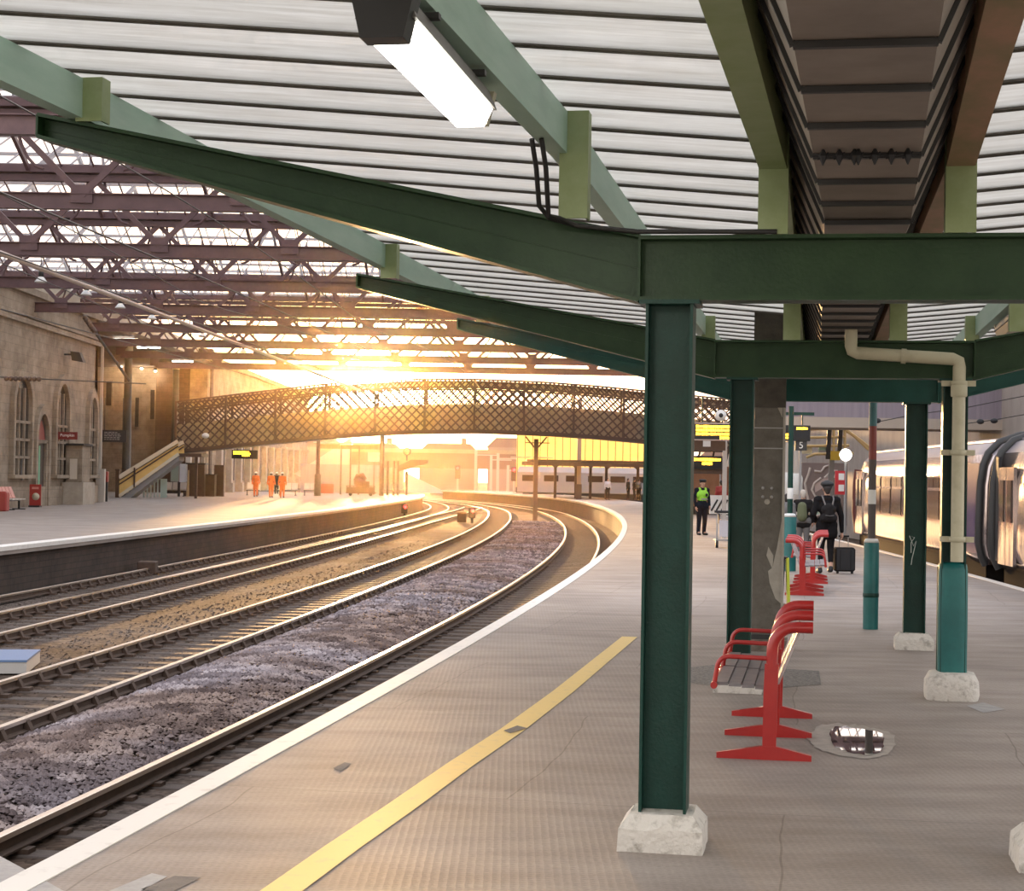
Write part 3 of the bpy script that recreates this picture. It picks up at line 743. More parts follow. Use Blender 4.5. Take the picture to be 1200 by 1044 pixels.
# text helper
def text(name, s, size, m, parent, loc, rot, depth=.004, align='CENTER', sx=1.0):
    cu = bpy.data.curves.new(name, 'FONT'); cu.body = s; cu.size = size; cu.align_x = align; cu.align_y = 'CENTER'; cu.extrude = depth
    tmp = bpy.data.objects.new('tmp', cu); COL.objects.link(tmp)
    me = bpy.data.meshes.new_from_object(tmp.evaluated_get(bpy.context.evaluated_depsgraph_get())) if False else None
    bpy.context.view_layer.update()
    me = bpy.data.meshes.new_from_object(tmp.evaluated_get(bpy.context.evaluated_depsgraph_get()))
    bpy.data.objects.remove(tmp); me.materials.clear(); me.materials.append(m)
    o = bpy.data.objects.new(name, me); COL.objects.link(o); o.location = loc; o.rotation_euler = rot; o.scale = (sx, 1, 1)
    if parent: o.parent = parent
    return o
FACE = (R(90), 0, 0)                            # text facing the camera (towards -y)
M['lettering'] = mat('white lettering', (.85,.83,.78), .5)
M['signred'] = mat('dark red sign', (.20,.022,.018), .4)
t = thing('cafe_sign', 'dark red projecting sign with white lettering on stone wall', 'sign', D(75.5, 510.5, 84))
obj('sign_panel', MB().box((0,0,0), (1.26,.08,.36)), M['signred'], t)
text('sign_lettering', 'Pumpkin', .20, M['lettering'], t, (.15,-.045,.02), FACE)
obj('sign_emblem', MB().lathe([(0,0),(.09,0),(.09,.01),(0,.01)], seg=14), mat('dull red emblem', (.42,.10,.08), .5), t).matrix_local = Matrix.Translation((-.38,-.042,0)) @ Matrix.Rotation(R(90), 4, 'X')
obj('sign_bracket', MB().box((-.9,0,.1), (.6,.05,.05)), M['dark'], t)
def standing(px0, py0, px1, py1, y=None):       # ground point, width and height of an upright thing between two pixels
    b_ = G((px0+px1)/2, py1) if y is None else D((px0+px1)/2, py1, y)
    s_ = b_.y/F_PX
    return Vector((b_.x, b_.y, 0)), (px1-px0)*s_, (py1-py0)*s_
p, w_, h_ = standing(36, 568, 49, 592); p = Vector((-21.45, 78.9, 0))
t = thing('promotion_board', 'red board with pale picture standing in front of arched doorway', 'board', p)
obj('board_panel', MB().box((0,0,.55), (.52,.05,.95)), mat('red board', (.36,.03,.022), .4), t)
obj('board_picture', MB().lathe([(0,0),(.17,0),(.17,.01),(0,.01)], seg=12), mat('cream picture', (.55,.47,.33), .5), t).matrix_local = Matrix.Translation((.03,-.03,.48)) @ Matrix.Rotation(R(90), 4, 'X')
obj('board_heading', MB().box((0,-.03,.86), (.3,.01,.10)), mat('pale red', (.62,.25,.2), .5), t)
obj('board_feet', MB().box((0,0,.04), (.5,.4,.08)), M['dark'], t)
t = thing('notice_case', 'narrow white notice fixed on stone left of arched doorway', 'notice', (-21.93, 78.6, 1.75), R(90))
obj('notice_sheet', MB().box((0,0,0), (.18,.05,1.05)), M['white'], t); obj('notice_frame', MB().box((0,.03,0), (.24,.04,1.12)), M['grey'], t)
M['stonebox'] = mat('pale buff board', (.42,.36,.29), .7, col2=(.34,.29,.23), scale=3)
p = Vector((-21.42, 86.6, 0))
t = thing('boarded_kiosk', 'pale boarded stall against stone wall beside red hanging sign', 'kiosk', p)
obj('lower_box', MB().box((0,0,.55), (1.05,2.4,1.1)), M['stonebox'], t)
obj('upper_box', MB().box((-.08,.15,2.0), (.8,1.6,1.8)), M['masonry'], t)
obj('roof_ledge', MB().box((-.08,.12,2.95), (1.0,1.9,.10)), M['dark'], t)
obj('pale_panel', MB().box((-.1,-.67,1.75), (.36,.03,1.0)), mat('pale panel', (.6,.52,.42), .6), t)
p = Vector((-21.85, 92.9, 0))
t = thing('corner_post', 'tall pale post at corner of stone building', 'post', p)
obj('post_shaft', MB().box((0,0,4.2), (.13,.13,8.4)), mat('pale stone paint', (.56,.50,.41), .6), t)
obj('post_casing', MB().box((.05,0,.9), (.45,.3,1.75)), mat('pale casing', (.50,.44,.37), .6), t)
p = D(122, 586, 96); p.z = 0
t = thing('red_bin', 'red box on thin post beside pale corner post', 'bin', p)
obj('bin_box', MB().box((0,0,1.35), (.40,.35,.58), bev=.03), mat('dull red', (.28,.03,.02), .4), t); obj('bin_post', MB().box((.12,0,.55), (.12,.12,1.1)), M['dark'], t)
p = D(133, 511, 96)
t = thing('timetable_sign', 'black hanging board with rows of white text before stone recess', 'sign', p)
obj('sign_panel', MB().box((0,0,0), (1.45,.08,.66)), mat('sign charcoal', (.035,.03,.026), .5), t)
b = MB()
for k in range(5):
    rr = random.Random(k); x = -.5
    while x < .25: l = rr.uniform(.08,.2); b.box((x + l/2, -.045, .2 - k*.095), (l,.006,.028)); x += l + .04
obj('sign_rows', b, mat('dim white', (.5,.46,.4), .5), t)
obj('sign_hanger', MB().box((-.5,0,1.2), (.03,.03,1.8)).box((.5,0,1.2), (.03,.03,1.8)), M['dark'], t)
t = thing('flood_lamp', 'dark box flood lamp bracketed high on stone wall above red sign', 'lamp', (-21.3, 85.6, 7.25))
obj('lamp_housing', MB().rings([[(-.25,-.3,-.2),(.3,-.3,-.28),(.3,.3,-.28),(-.25,.3,-.2)],[(-.35,-.25,.25),(.1,-.25,.2),(.1,.25,.2),(-.35,.25,.25)]]), M['dark'], t); obj('lamp_bracket', MB().bar((-.75,0,.1),(-.2,0,.1), .08,.08), M['dark'], t)
# recess behind the columns
struct('wall_recess_rear', MB().box((-31.4, 140.5, 5.5), (6.6, 1, 12)), M['masonry'])
struct('wall_recess_return', MB().box((-26.2, 139.6, 5.5), (4.4, 1, 12)), M['masonry_dark'])  # this wall faces away from the sun; its shade is in the dark colour
struct('wall_recess_side', MB().box((-34, 118, 5.5), (1, 46, 12)), M['masonry'])
struct('wall_facade_return', MB().box((-28, 92.3, 5), (12, .6, 10)), M['masonry'])
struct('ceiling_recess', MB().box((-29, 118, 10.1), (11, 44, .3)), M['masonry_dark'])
for px, py0, py1, lab in ((184, 408, 545, 'slit window by the dark wall'), ):
    pass
for k, (px0, px1, py0, py1) in enumerate(((176,181.5,457,491),(124,131,447,475),(158,163,466,500))):
    a, c_ = D(px0, py1, 139.95), D(px1, py0, 139.95)
    r_ = struct('window_%d' % (5+k), MB().box(((a.x+c_.x)/2, 139.98, (a.z+c_.z)/2), (c_.x-a.x, .1, c_.z-a.z)), M['pane'])
    obj('window_surround', MB().box((a.x-.08,139.95,(a.z+c_.z)/2), (.14,.14,c_.z-a.z+.2)).box((c_.x+.08,139.95,(a.z+c_.z)/2), (.14,.14,c_.z-a.z+.2)), M['masonry'], r_)
for k, (px, py) in enumerate(((142,428),(166,431),(182,434))):
    q = D(px, py, 138.6)
    t = thing('wall_light', 'small glowing lamp high on stone recess wall, %s of three' % ('left', 'middle', 'right')[k], 'lamp', q, 0, 'lamps on the recess wall')
    obj('lamp_shade', MB().lathe([(.05,.2),(.22,.0),(.20,-.02),(.04,.17)], seg=12), M['dark'], t); obj('lamp_bulb', MB().ball((0,0,-.02), .12, 8, 6), M['tube'], t)
    l_ = bpy.data.lights.new('wall_light_glow', 'POINT'); l_.energy = 55; l_.color = (1,.82,.58); l_.shadow_soft_size = .15
    lo = bpy.data.objects.new('wall_light_glow', l_); COL.objects.link(lo); lo.location = q + Vector((0,-.15,-.35))
for k, (px, py) in enumerate(((147,413),(174,413),(196,419.5),(214,425))):
    q = D(px, py, 108 + 7*k); q.z = 9.82
    tag(obj('strip_light', MB().box((0,0,0), (1.5,.2,.1)), M['tube'], loc=q), 'short white strip light under dark recess ceiling, %s from the left' % ('first','second','third','fourth')[k], 'lamp', 'strip lights of the recess ceiling')
# second stretch of station building beyond the bridge
struct('wall_left_far', MB().box((-24.8, 172, 5.4), (1.4, 68, 10.8)), M['masonry'])
struct('trim_3', MB().box((-24.05, 172, 7.4), (.25, 68, .4)).box((-24.05, 172, 4.3), (.25, 68, .3)).box((-24.05, 172, 10.7), (.4, 68.2, .4)), M['masonry'])
M['pilaster'] = mat('pale pilaster stone', (.46,.38,.30), .8, col2=(.36,.29,.22), scale=2)
for k in range(11):
    y = 143 + k*5.2
    struct('wall_pilaster_%d' % (k+1), MB().box((-23.9, y, 2.1), (.5, .9, 4.2)).box((-23.85, y, .4), (.7,1.1,.8)), M['pilaster'])
    if k < 10: struct('window_%d' % (9+k), MB().box((-24.06, y + 2.6, 2.5), (.08, 1.7, 3.0)), M['pane'])
# iron columns carrying the shed roof
def iron_column(x, y, lab):
    t = thing('shed_column', lab, 'column', (x, y, 0), 0, 'iron columns of the train shed')
    obj('shaft', MB().lathe([(.34,.0),(.34,.8),(.29,.9),(.27,5),(.245,9.6)], seg=18), mat('dark grey green iron', (.055,.055,.045), .5, col2=(.075,.072,.06), scale=2), t)
    obj('capital', MB().lathe([(.25,9.5),(.30,9.6),(.30,10.2),(.42,10.5),(.42,11.2)], seg=18), mat('cream iron', (.42,.37,.28), .5), t)
    obj('plinth', MB().box((0,0,.1), (.9,.9,.2)), M['dark'], t)
iron_column(D(148, 545, 116).x, 116, 'grey iron shed column behind the foot of the yellow stair')
iron_column(D(206, 450, 134).x, 134, 'grey iron shed column at left end of the lattice footbridge')
o = obj('eaves_beam', MB().bar((-26.0, 95, 11.75), (-25.2, 147, 11.3), .5, .9).bar((-25.75,95,11.2), (-24.95,147,10.75), .2, .2), mat('cream beam', (.45,.39,.29), .6)); tag(o, 'cream painted eaves beam resting on the two grey iron columns', 'beam')
# pendant lamps over the far platform
lampk = None
for k, (px, py) in enumerate(((48,331),(101,346),(141,361),(178,374),(237,395),(285,413))):
    Y = (65,72,78.5,86,99,113)[k]; q = D(px, py, Y)
    t = thing('pendant_lamp', 'white enamel pendant lamp over far platform, %s from the left' % ('first','second','third','fourth','fifth','sixth')[k], 'lamp', q, 0, 'enamel pendant lamps of the shed')
    obj('lamp_shade', MB().lathe([(.06,.22),(.10,.2),(.24,.02),(.23,0),(.05,.16)], seg=14), M['white'], t); obj('lamp_cap', MB().lathe([(.02,.48),(.09,.45),(.10,.22),(.02,.2)], seg=10), M['dark'], t)
    obj('lamp_rod', MB().tube([(0,0,.45),(0,0,1.2 if q.z < 9 else .8)], .015, 6), M['dark'], t)
# benches, boards and people of the far platform
M['palebench'] = mat('pale bench slats', (.55,.50,.44), .5)
def far_bench(px, py, Y, lab, n=3, m=None, rz=0):
    q = D(px, py, Y); q.z = 0
    t = thing('platform_bench', lab, 'bench', q, rz, 'benches on the far platform')
    for k in range(n):
        x = (k - (n-1)/2)*.5
        obj('seat', MB().box((x,0,.44), (.45,.45,.05)), M['palebench'], t); obj('backrest', MB().bar((x,.22,.48), (x,.42,.95), .44, .04, up=(0,-1,0)), m or M['palebench'], t)
    obj('bench_rail', MB().box((0,.05,.39), (n*.5,.06,.06)), M['dark'], t)
    for x in (-n*.2, n*.2): obj('leg', MB().box((x,0,.18), (.06,.08,.36)).box((x,0,.02), (.08,.55,.04)), M['dark'], t)
    return t
far_bench(16, 592, 73.5, 'pinkish metal bench by stone wall left of arched door', 4, mat('pink red metal', (.55,.22,.18), .45), R(90))
p = D(2, 593, 70.5); p.z = 0
tag(obj('red_cabinet', MB().box((0,0,.4), (.5,.5,.8), bev=.05), mat('red panel', (.36,.05,.04), .4), loc=p), 'small red cabinet at left edge before pinkish bench', 'cabinet')
far_bench(205, 583, 119.5, 'pale metal bench just right of the yellow stair', 3)
far_bench(296, 580, 131, 'pale metal bench behind the single orange worker', 2)
far_bench(337, 580, 133, 'pale metal bench right of the orange worker pair', 3)
far_bench(363, 580, 135, 'pale metal bench by the thick dark post', 2)
def slab_thing(name, lab, cat, px0, py0, px1, py1, Y, m, dep=.5, bev=0, ground=False):
    a, c_ = D(px0, py1, Y), D(px1, py0, Y)
    if ground: a.z = 0
    o = obj(name, MB().box((0,0,(c_.z-a.z)/2), (abs(c_.x-a.x), dep, c_.z-a.z), bev=bev), m, loc=((a.x+c_.x)/2, Y, a.z)); return tag(o, lab, cat)
M['brownwood'] = mat('dark brown board', (.07,.036,.02), .5, col2=(.10,.055,.03), scale=3)
t = thing('platform_kiosk', 'dark brown kiosk with cluttered top under the lattice footbridge', 'kiosk', Vector((D(229,583,121).x, 121, 0)))
obj('kiosk_body', MB().box((0,0,1.1), (1.35,1.0,2.2)), M['brownwood'], t); obj('kiosk_cornice', MB().box((0,0,2.25), (1.5,1.15,.1)), M['dark'], t)
b = Vector((D(247,582,121.5).x, 121.5, 0)); t = thing('kiosk_counter', 'low dark counter joined right of brown kiosk', 'counter', b)
obj('counter_body', MB().box((0,0,.75), (.62,.8,1.5)), M['brownwood'], t); obj('counter_top', MB().box((0,0,1.52), (.7,.9,.05)), M['dark'], t)
slab_thing('leaflet_rack', 'brown leaflet rack beside low dark counter', 'rack', 251, 545, 263, 579, 122.5, M['brownwood'], .4, ground=True)
for k, (a0, a1, mm) in enumerate(((218,224,M['white']),(228,230,M['grey']),(231,233,M['white']),(236,240,M['stonebox']))):
    q0 = D((a0+a1)/2, 541, 121); tag(obj('parcel', MB().box((0,0,.22), ((a1-a0)*.058,.4,.44)), mm, loc=(q0.x, 121, 2.30)), ('white square parcel on top of brown kiosk', 'thin grey file on top of brown kiosk', 'thin white file on top of brown kiosk', 'buff leaning board on top of brown kiosk')[k], 'parcel', 'clutter on the kiosk')
t = thing('vending_machine', 'white and pale blue glazed machine beneath top of yellow stair', 'machine', Vector((D(206,580,118).x, 119.0, 0)))
obj('machine_body', MB().box((0,0,1.6), (1.05,.4,1.2)), M['grey'], t); obj('machine_front', MB().box((.3,-.21,1.6), (.42,.03,1.25)), mat('pale blue white', (.68,.72,.78), .4), t)
obj('machine_glass', MB().box((-.25,-.21,1.6), (.5,.02,1.15)), mat('pale green glass', (.30,.38,.33), .2), t); obj('machine_stand', MB().box((0,.05,.5), (.15,.15,1.0)), M['dark'], t)
for k in range(2):
    q = Vector((D(219 + k*1.6, 583, 118.5).x, 118.5, 0)); tag(obj('timber_plank', MB().bar((0,0,0), (.05*(1-2*k),.2,1.8), .1, .04), mat('raw timber', (.45,.33,.19), .7), loc=q), ('raw timber plank leaning left of dark kiosk', 'second raw timber plank leaning against dark kiosk')[k], 'plank', 'leaning planks')
M['amber'] = emis('amber matrix display', (1,.52,.03), 3.2)
def amber_rows(b, w_, rows, h, seed, x0=0, z0=0, y=-.0):
    """illegible rows of amber dots seen too far off to read"""
    rr = random.Random(seed)
    for r_, (f0, f1) in enumerate(rows):
        x = x0 - w_/2 + f0*w_; xe = x0 - w_/2 + f1*w_; z = z0 - r_*h*1.25
        while x < xe:
            l = rr.uniform(.3,.7)*h
            b.box((x + l/2, y, z + rr.uniform(-.02,.02)*h), (l, .008, h*rr.uniform(.75,1))); x += l + h*.12
    return b
def board(name, lab, q, w_, h_, rows, rh, seed, rz=0, frame=None, z_top=None):
    t = thing(name, lab, 'display', q, rz, 'amber departure displays')
    obj('display_case', MB().box((0,0,0), (w_,.22,h_)), frame or M['dark'], t)
    obj('display_face', MB().box((0,-.115,0), (w_*.95,.012,h_*.88)), M['black'], t)
    obj('display_rows', amber_rows(MB(), w_*.88, rows, rh, seed, 0, h_*.44 - rh*.9, -.125), M['amber'], t)
    return t
t = board('departure_display', 'black departure display with amber rows under footbridge on far platform', D(287, 532.5, 117), 1.72, .58, ((0,.68),(0,.72),(.38,.68)), .10, 5)
obj('display_hanger', MB().box((-.5,0,.7), (.04,.04,.9)).box((.5,0,.7), (.04,.04,.9)), M['dark'], t)
# post-mounted things of the far platform end
M['brownpost'] = mat('brown iron post', (.10,.06,.04), .5)
def post(px, pyb, pyt, Y, r, lab, base=True):
    q = D(px, pyb, Y); q.z = 0; zt = D(px, pyt, Y).z
    t = thing('platform_post', lab, 'post', q, 0, 'posts on the far platform end')
    obj('post_shaft', MB().lathe([(r,0),(r*.9,zt)], seg=10), M['brownpost'], t)
    if base: obj('post_base', MB().lathe([(r*1.6,0),(r*1.6,1.6),(r*1.1,1.7)], seg=10), M['brownpost'], t)
post(372, 578, 512, 134, .16, 'thick dark post at left of the far platform end')
for k, (px, l_) in enumerate(((399,'first'),(410,'second'),(420,'third'))): post(px, 576, 522, 146, .07, 'thin brown post of the far end canopy, %s right of thick post' % l_, False)
post(447, 577, 505, 142, .20, 'thick brown post beside dark trolley load', False)
for k, (px, l_) in enumerate(((454,'first'),(461,'second'),(466,'third'))): post(px, 576, 540, 146, .10, 'dark post under the small far shelter, %s of three' % l_, False)
a, c_ = D(374, 523, 146), D(448, 527, 146)
t = thing('end_canopy', 'low canopy with brown beam at far end of opposite platform', 'canopy', ((a.x+c_.x)/2, 147, a.z))
obj('canopy_beam', MB().box((0,0,0), (c_.x-a.x, .3, .35)), M['brownpost'], t); obj('canopy_sheet', MB().box((0,1,.35), (c_.x-a.x+1, 4, .08)), mat('pale sheet', (.5,.42,.33), .5), t)
a, c_ = D(468, 541, 150), D(502, 546, 150)
t = thing('small_shelter', 'small dark flat shelter roof near track at far platform end', 'shelter', ((a.x+c_.x)/2, 150, c_.z))
obj('shelter_roof', MB().prism([(-1.2,-.5),(1.2,.25),(1.2,.5),(-.2,.5),(-1.2,.0)], (0,-1,0), (1,0,0), (0,0,1), (0,2,0)), M['brownpost'], t)
obj('shelter_post', MB().box((-.6,0,-a.z/2-.5), (.2,.2,a.z)), M['brownpost'], t)
t = thing('hanging_clock', 'round brown station clock hung under the footbridge middle', 'clock', D(477, 529, 140))
obj('clock_case', MB().lathe([(.0,-.12),(.30,-.12),(.32,0),(.30,.12),(0,.12)], seg=20), M['brownpost'], t).rotation_euler = (R(90),0,0)
obj('clock_rod', MB().box((0,0,1.5), (.04,.04,2.6)), M['dark'], t); obj('clock_foot', MB().box((0,0,-.5), (.12,.12,.5)), M['dark'], t)
obj('clock_face', MB().lathe([(0,.0),(.25,.0),(.25,.01),(0,.01)], seg=20), mat('tan clock face', (.35,.24,.14), .5), t).matrix_local = Matrix.Translation((0,-.125,0)) @ Matrix.Rotation(R(90), 4, 'X')
q = D(423, 579.5, 138); q.z = 0
t = thing('luggage_trolley', 'dark railed trolley with heaped load at far platform edge', 'trolley', q)
obj('trolley_bed', MB().box((0,0,.25), (2.3,1.0,.12)), M['brownpost'], t)
b = MB()
for k in range(9): b.box((-1.1 + k*.275, -.48, .5), (.05,.04,.6))
obj('trolley_rails', b.box((0,-.48,.78), (2.3,.05,.06)).box((0,-.45,.45), (2.2,.02,.5)), M['brownpost'], t)
obj('trolley_load', MB().ball((-.1,0,1.05), (.5,.4,.45), 10, 7).box((.35,0,.9), (.5,.5,.5), .3), M['brownwood'], t)
obj('load_hood', MB().tube([(-.5,0,1.2),(-.3,0,1.6),(.1,0,1.65),(.35,0,1.3)], [.14,.18,.18,.12], 8), M['brownwood'], t)
for x in (-.8, .8): obj('wheel', MB().lathe([(.02,-.05),(.14,-.05),(.14,.05),(.02,.05)], seg=12), M['dark'], t).matrix_local = Matrix.Translation((x,-.4,.14)) @ Matrix.Rotation(R(90), 4, 'X')
nb = slab_thing('notice_board', 'white square notice board hung at far platform end', 'board', 431, 530, 446, 541, 148, M['white'], .08)
obj('board_post', MB().box((0,.08,-nb.location.z/2 + .3), (.1,.08,nb.location.z + .6)), M['brownpost'], nb)
slab_thing('barrier_stack', 'low red barrier at far end beyond the thin posts', 'barrier', 375, 567, 391, 575, 152, mat('faded red', (.45,.12,.08), .5), .3, ground=True)
slab_thing('site_hoarding', 'pale ribbed hoarding wall beyond the far platform end', 'hoarding', 352, 545, 445, 577, 170, mat('pale lilac hoarding', (.42,.36,.36), .6, col2=(.34,.29,.29), scale=2, stretch=(6,1,.2)), .2)
a = D(345, 548, 172); c_ = D(402, 522, 172)
o = obj('stair_flight', MB().prism([(0,a.z-.6),(3.0,0),(5.4,0),(5.4,a.z+3.0)], (a.x,172,0), (1,0,0), (0,0,1), (0,2,0)), mat('pale stair side', (.55,.48,.42), .6)); tag(o, 'pale sloping stair side rising behind the ribbed hoarding', 'stairs')
a = D(522, 578, 215)
o = obj('ramp_fence', MB().prism([(-5,0),(0,0),(0,.15),(-5,2.5)], (a.x,215,a.z), (1,0,0), (0,0,1), (0,.2,0)), mat('pale pink fence', (.55,.45,.45), .7)); tag(o, 'pale sloping fence falling to the tracks at their far bend', 'fence')

# ================================================================== FOOTBRIDGE
BY0, BY1 = 112.0, 114.6
bot = [(205,531),(300,521.5),(380,514),(430,510.5),(480,508),(560,507),(640,510),(700,514),(755,519),(860,529),(905,533)]
top = [(205,470),(300,458.5),(380,449),(430,446),(480,443.5),(560,443.5),(640,447),(700,451.5),(755,457),(860,467.5),(905,472)]
def curve_of(P):
    Q = [D(x, y, BY0) for x, y in P]
    def f(x):
        for a, c_ in zip(Q[:-1], Q[1:]):
            if x <= c_.x: break
        return a.z + (c_.z - a.z)*(x - a.x)/(c_.x - a.x)
    return f, Q[0].x, Q[-1].x
zb, BX0, BX1 = curve_of(bot); zt, _, _ = curve_of(top)
M['bridge'] = mat('brown bridge iron', (.055,.028,.017), .5, col2=(.075,.04,.024), scale=2)
M['bridgepanel'] = mat('buff bridge panel', (.42,.33,.22), .6, col2=(.36,.28,.18), scale=1.2)
t = thing('footbridge', 'arched brown lattice footbridge with buff parapet panels spanning the tracks', 'footbridge', ((BX0+BX1)/2, BY0, 0))
bx = (BX0+BX1)/2; nseg = 40
XS = [BX0 + (BX1-BX0)*k/nseg for k in range(nseg+1)]
def ribbon(y, dy, f0, f1):
    return MB().rings([[(x-bx, y-BY0, f0(x)), (x-bx, y-BY0+dy, f0(x)), (x-bx, y-BY0+dy, f1(x)), (x-bx, y-BY0, f1(x))] for x in XS])
for y, nm_ in ((BY0, 'near'), (BY1, 'far')):
    obj('bottom_girder', ribbon(y, .2, lambda x: zb(x), lambda x: zb(x)+.22), M['bridge'], t)
    obj('top_girder', ribbon(y, .2, lambda x: zt(x)-.10, lambda x: zt(x)), M['bridge'], t)
    obj('upper_rail', ribbon(y, .12, lambda x: zt(x)-.62, lambda x: zt(x)-.52), M['bridge'], t)
    b = MB(); sp_ = .56
    n = int((BX1-BX0)/sp_) + 8
    for k in range(-6, n):
        for sg in (1, -1):
            x0 = BX0 + k*sp_; x1 = x0 + sg*3.3; f0, f1 = 0, 1
            for lim, s_ in ((BX0, 1), (BX1, -1)):      # cut the bars off at the end posts
                if (x0 - lim)*s_ < 0: f0 = max(f0, (lim - x0)/(x1 - x0))
                if (x1 - lim)*s_ < 0: f1 = min(f1, (lim - x0)/(x1 - x0))
            if f1 - f0 < .04: continue
            def at_(f): x = x0 + (x1-x0)*f; return (x-bx, y-BY0+.06+.02*sg, (zb(x)+.1)*(1-f) + (zt(x)-.05)*f)
            b.bar(at_(f0), at_(f1), .015, .10, up=(0,0,1))
    o_ = obj('lattice', b, M['bridge'], t)
    x = BX0
    while x <= BX1 + .01:
        obj('bridge_post', MB().box((x-bx, y-BY0+.1, (zb(x)+zt(x))/2), (.14,.22,zt(x)-zb(x))), M['bridge'], t); x += (BX1-BX0)/12
    obj('top_fascia', ribbon(y+.14, .03, lambda x: zt(x)-.50, lambda x: zt(x)-.1), M['bridgepanel'], t) if y == BY1 else None
obj('parapet_panel', ribbon(BY0+.3, .06, lambda x: zb(x)+.1, lambda x: zb(x)+1.85), M['bridgepanel'], t)
obj('parapet_panel', ribbon(BY1-.3, .06, lambda x: zb(x)+.1, lambda x: zb(x)+1.85), M['bridgepanel'], t)
obj('deck', MB().rings([[(x-bx, .1, zb(x)), (x-bx, BY1-BY0, zb(x)), (x-bx, BY1-BY0, zb(x)+.15), (x-bx, .1, zb(x)+.15)] for x in XS]), M['bridge'], t)
b = MB().lathe([(0,0),(.22,0),(.22,.02),(0,.02)], seg=18); o_ = obj('oval_plate', b, M['white'], t); o_.matrix_local = Matrix.Translation((D(241,510.5,BY0).x-bx, -.06, D(241,510.5,BY0).z)) @ Matrix.Rotation(R(90), 4, 'X') @ Matrix.Diagonal((1.1,.8,1,1))
# its support mast between the tracks, Y-headed
q = D(627, 600, 115); q.z = BEDZ - .1
t = thing('bridge_support', 'brown post with forked head standing between tracks under the footbridge', 'post', q)
hz = zb(q.x) - q.z
obj('post_shaft', MB().box((0,0,(hz-.2)/2), (.30,.30,hz-.2)), mat('tan weathered steel', (.24,.15,.10), .6), t)
obj('forked_head', MB().bar((0,-.0,hz-.9), (-.7,0,hz-.05), .1, .1).bar((0,0,hz-.9), (.7,0,hz-.05), .1, .1).bar((-.7,0,hz-.45), (.9,0,hz-.45), .06, .06), M['bridge'], t)
# yellow stair
YS0, YS1 = 110.0, 111.9
c0, c1, c2, c3 = D(139.5,585,YS0), D(209.5,533,YS0), D(208.5,516,YS0), D(139.5,557.5,YS0)
o0 = Vector((c0.x, YS0, 0)); c0.z = 0
t = thing('bridge_stair', 'cream and yellow panelled stair climbing to left end of the footbridge', 'stairs', o0)
def rel(p): return (p.x - o0.x, p.z)
M['stairyel'] = mat('yellow stair panel', (.85,.58,.20), .5, col2=(.75,.50,.17), scale=2); M['staircream'] = mat('cream stair trim', (.75,.65,.48), .5)
for yy, nm_ in ((0, 'n'), (1.9, 'f')):
    obj('side_panel', MB().prism([rel(c0), rel(c1), rel(c2), rel(c3)], (0, yy, 0), (1,0,0), (0,0,1), (0,.05,0)), M['stairyel'], t)
    def lerp(f): return (Vector((c0.x,0,c0.z))*(1-f) + Vector((c3.x,0,c3.z))*f, Vector((c1.x,0,c1.z))*(1-f) + Vector((c2.x,0,c2.z))*f)
    for f, h_, mm in ((.06,.20,'staircream'),(.93,.26,'staircream'),(.60,.08,'bridge'),(.78,.05,'bridge')):
        a, c_ = lerp(f); obj('stringer' if f < .1 else 'hand_rail', MB().bar((a.x-o0.x, yy-.03, a.z), (c_.x-o0.x, yy-.03, c_.z), .06, h_), M[mm], t)
    obj('newel_post', MB().box((-.12, yy, .85), (.22,.2,1.7)).box((-.12, yy, 1.74), (.28,.26,.1)), M['brownwood'], t)
    obj('panel_post', MB().bar((.95, yy-.06, .65), (.95, yy-.06, 1.9), .09, .09), M['bridge'], t)
n = 17; b = MB(); W_ = c1.x - c0.x; H_ = c1.z
for k in range(n): b.box((W_*(k+.5)/n, 1.0, H_*(k+1)/n - .06), (W_/n+.06, 1.8, .06))
obj('treads', b, M['grey'], t)
obj('soffit', MB().prism([(.1,-.0),(W_,H_-.02),(W_,H_-.35),(.7,0)], (0,.1,0), (1,0,0), (0,0,1), (0,1.8,0)), M['grey'], t)
obj('landing', MB().box((W_+.6, 1.4, H_+.0), (1.6,2.6,.2)), M['bridge'], t)
b = MB()
for k in range(5): b.box((1.35 + k*.22, .95, .12 + .105*(k+1)), (.10,.04,.18+.2*(k+1)))
obj('bar_grille', b, mat('pale green grey bars', (.42,.47,.41), .5), t)
obj('under_panel', MB().box((2.6,.95,.62), (.42,.04,1.2)), mat('pale sea green panel', (.38,.48,.42), .5), t)
obj('landing_leg', MB().box((W_+.9, 1.2, H_/2), (.16,.16,H_)), M['bridge'], t)
